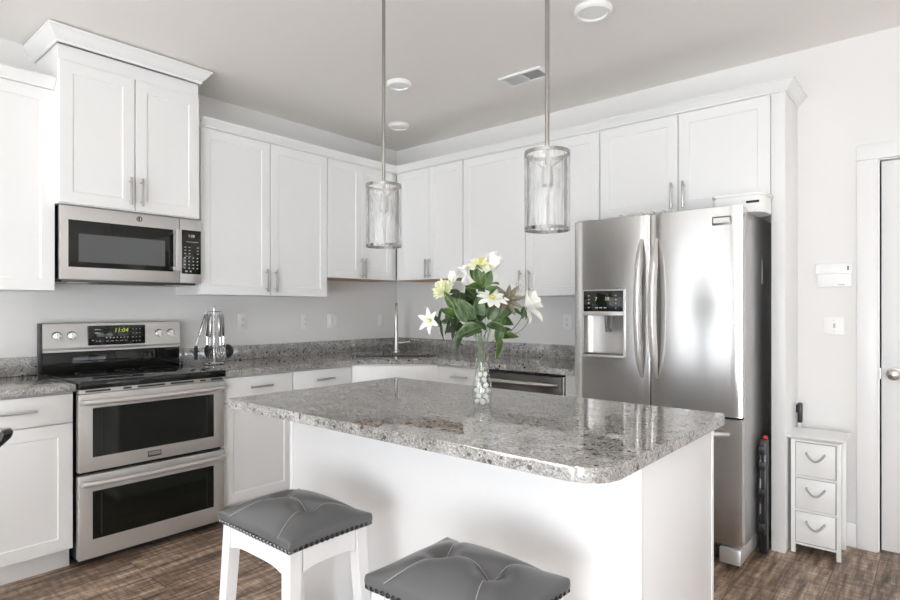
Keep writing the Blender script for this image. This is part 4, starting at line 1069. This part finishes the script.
spray('dark green leaves filling the middle of the bouquet', wp(-.03, .42, .01), AX(-.2, 1), [
    (wp(-.04, .40, -.02), AX(-1, .45, -.2), AX(0, .8, -.6), .09, .022, .6), (wp(-.03, .38, -.02), AX(.6, .9, -.2), AX(.2, .4, -.9), .09, .022, .5), (wp(-.05, .36, -.02), AX(-.8, .8, -.2), AX(-.3, .5, -.9), .09, .02, .4),
    (wp(.02, .37, -.02), AX(.9, .4, -.2), AX(0, .8, -.7), .09, .022, .5), (wp(.03, .34, -.01), AX(.9, -.1, -.2), AX(0, .8, -.6), .08, .02, .5), (wp(.0, .345, -.05), AX(-.3, -.2, -1), AX(0, 1, -.3), .05, .02, .6),
    (wp(-.08, .42, .0), AX(-.6, .5, -.4), AX(0, .7, -.7), .06, .014, 1.2), (wp(.06, .36, -.02), AX(.8, .3, .1), AX(0, .7, -.7), .07, .016, 1.0)], 'leafd')
spray('bright green leaves on the left side under the cream blossom', wp(-.11, .38, -.02), AX(-.7, .7), [
    (wp(-.10, .37, -.03), AX(-.6, .8, -.3), AX(-.5, .4, -.8), .075, .018, .4), (wp(-.09, .34, -.04), AX(-.9, .5, -.3), AX(-.2, .6, -.8), .075, .02, .5), (wp(-.07, .33, -.05), AX(-.5, 1, -.2), AX(-.4, .2, -1), .09, .018, .3), (wp(-.12, .36, -.03), AX(-.4, -.8, -.4), AX(-.7, .3, -.7), .045, .014, .4)], 'leaf')
spray('green leaves on the right side under the olive rosette', wp(.07, .37, -.03), AX(.6, .8), [
    (wp(.05, .35, -.05), AX(.2, 1, -.3), AX(0, .3, -1), .075, .02, .4), (wp(.075, .34, -.04), AX(.5, .9, -.2), AX(.2, .3, -1), .07, .02, .4), (wp(.03, .36, -.05), AX(-.3, 1, -.3), AX(0, .3, -1), .07, .02, .4), (wp(.10, .37, -.03), AX(1, -.3, -.2), AX(.2, .8, -.5), .06, .013, .6)], 'leaf')
rl = random.Random(11)
def tuft(label, c, n, spread, m, Lr=(.05, .085)):
    sp = []
    for k in range(n):
        a = c[0]+rl.uniform(-spread, spread); h = c[1]+rl.uniform(-spread, spread)*.8; d = c[2]+rl.uniform(-.03, .03)
        da = (a+.01)*6+rl.uniform(-.6, .6); L = rl.uniform(*Lr)
        sp.append((wp(a*.8, h-.02, d), AX(da, rl.uniform(-.35, .9), rl.uniform(-.7, .2)), AX(rl.uniform(-.4, .4), .6, -.8), L, L*rl.uniform(.2, .28), rl.uniform(.2, .9)))
    spray(label, wp(*c), AX(c[0]*4, 1), sp, m)
tuft('cluster of small dark leaves behind the daisy-like blossom', (.01, .385, .03), 11, .055, 'leafd')
tuft('cluster of dark leaves at the left of the bouquet behind the broad leaves', (-.085, .365, .0), 11, .05, 'leafd')
tuft('cluster of green leaves below the daisy-like blossom', (.035, .335, -.035), 9, .045, 'leaf')
tuft('cluster of green leaves under the pale yellow flower', (-.02, .43, -.01), 8, .035, 'leaf', (.04, .065))
# low hanging leaves and the looping wire on the right
t = stemthing('foliage_stem', 'low twig with two hanging leaves to the right of the vase neck', 'foliage', wp(.065, .262, -.02), AX(1, .35), .0015, 'twig')
leaves(t, [(wp(.068, .262, -.02), AX(-.12, -1, 0), AX(.5, 0, -1), .085, .015, .3), (wp(.068, .262, -.02), AX(1, .28, -.1), AX(.1, .7, -.7), .072, .017, .7)], 'leaf')
k = cnt[0]; cnt[0] += 1
t = thing('twig', 'thin bare looping twig arching out to the right of the vase', 'twig', tuple(V0+UPV*.15), 0, GF)
b = bmesh.new()
pts = curve(wp(.006, .15), wp(.012, .20), wp(.03, .22), wp(.09, .27))+curve(wp(.09, .27), wp(.15, .32), wp(.165, .36), wp(.15, .375))[1:]
tube(b, pts, .0019, 8); pts = curve(wp(.07, .255), wp(.14, .27), wp(.195, .32), wp(.165, .345))+curve(wp(.165, .345), wp(.145, .36), wp(.12, .355), wp(.105, .35))[1:]
tube(b, pts, .0016, 8)
part_of('stem', b, 'twig', t)
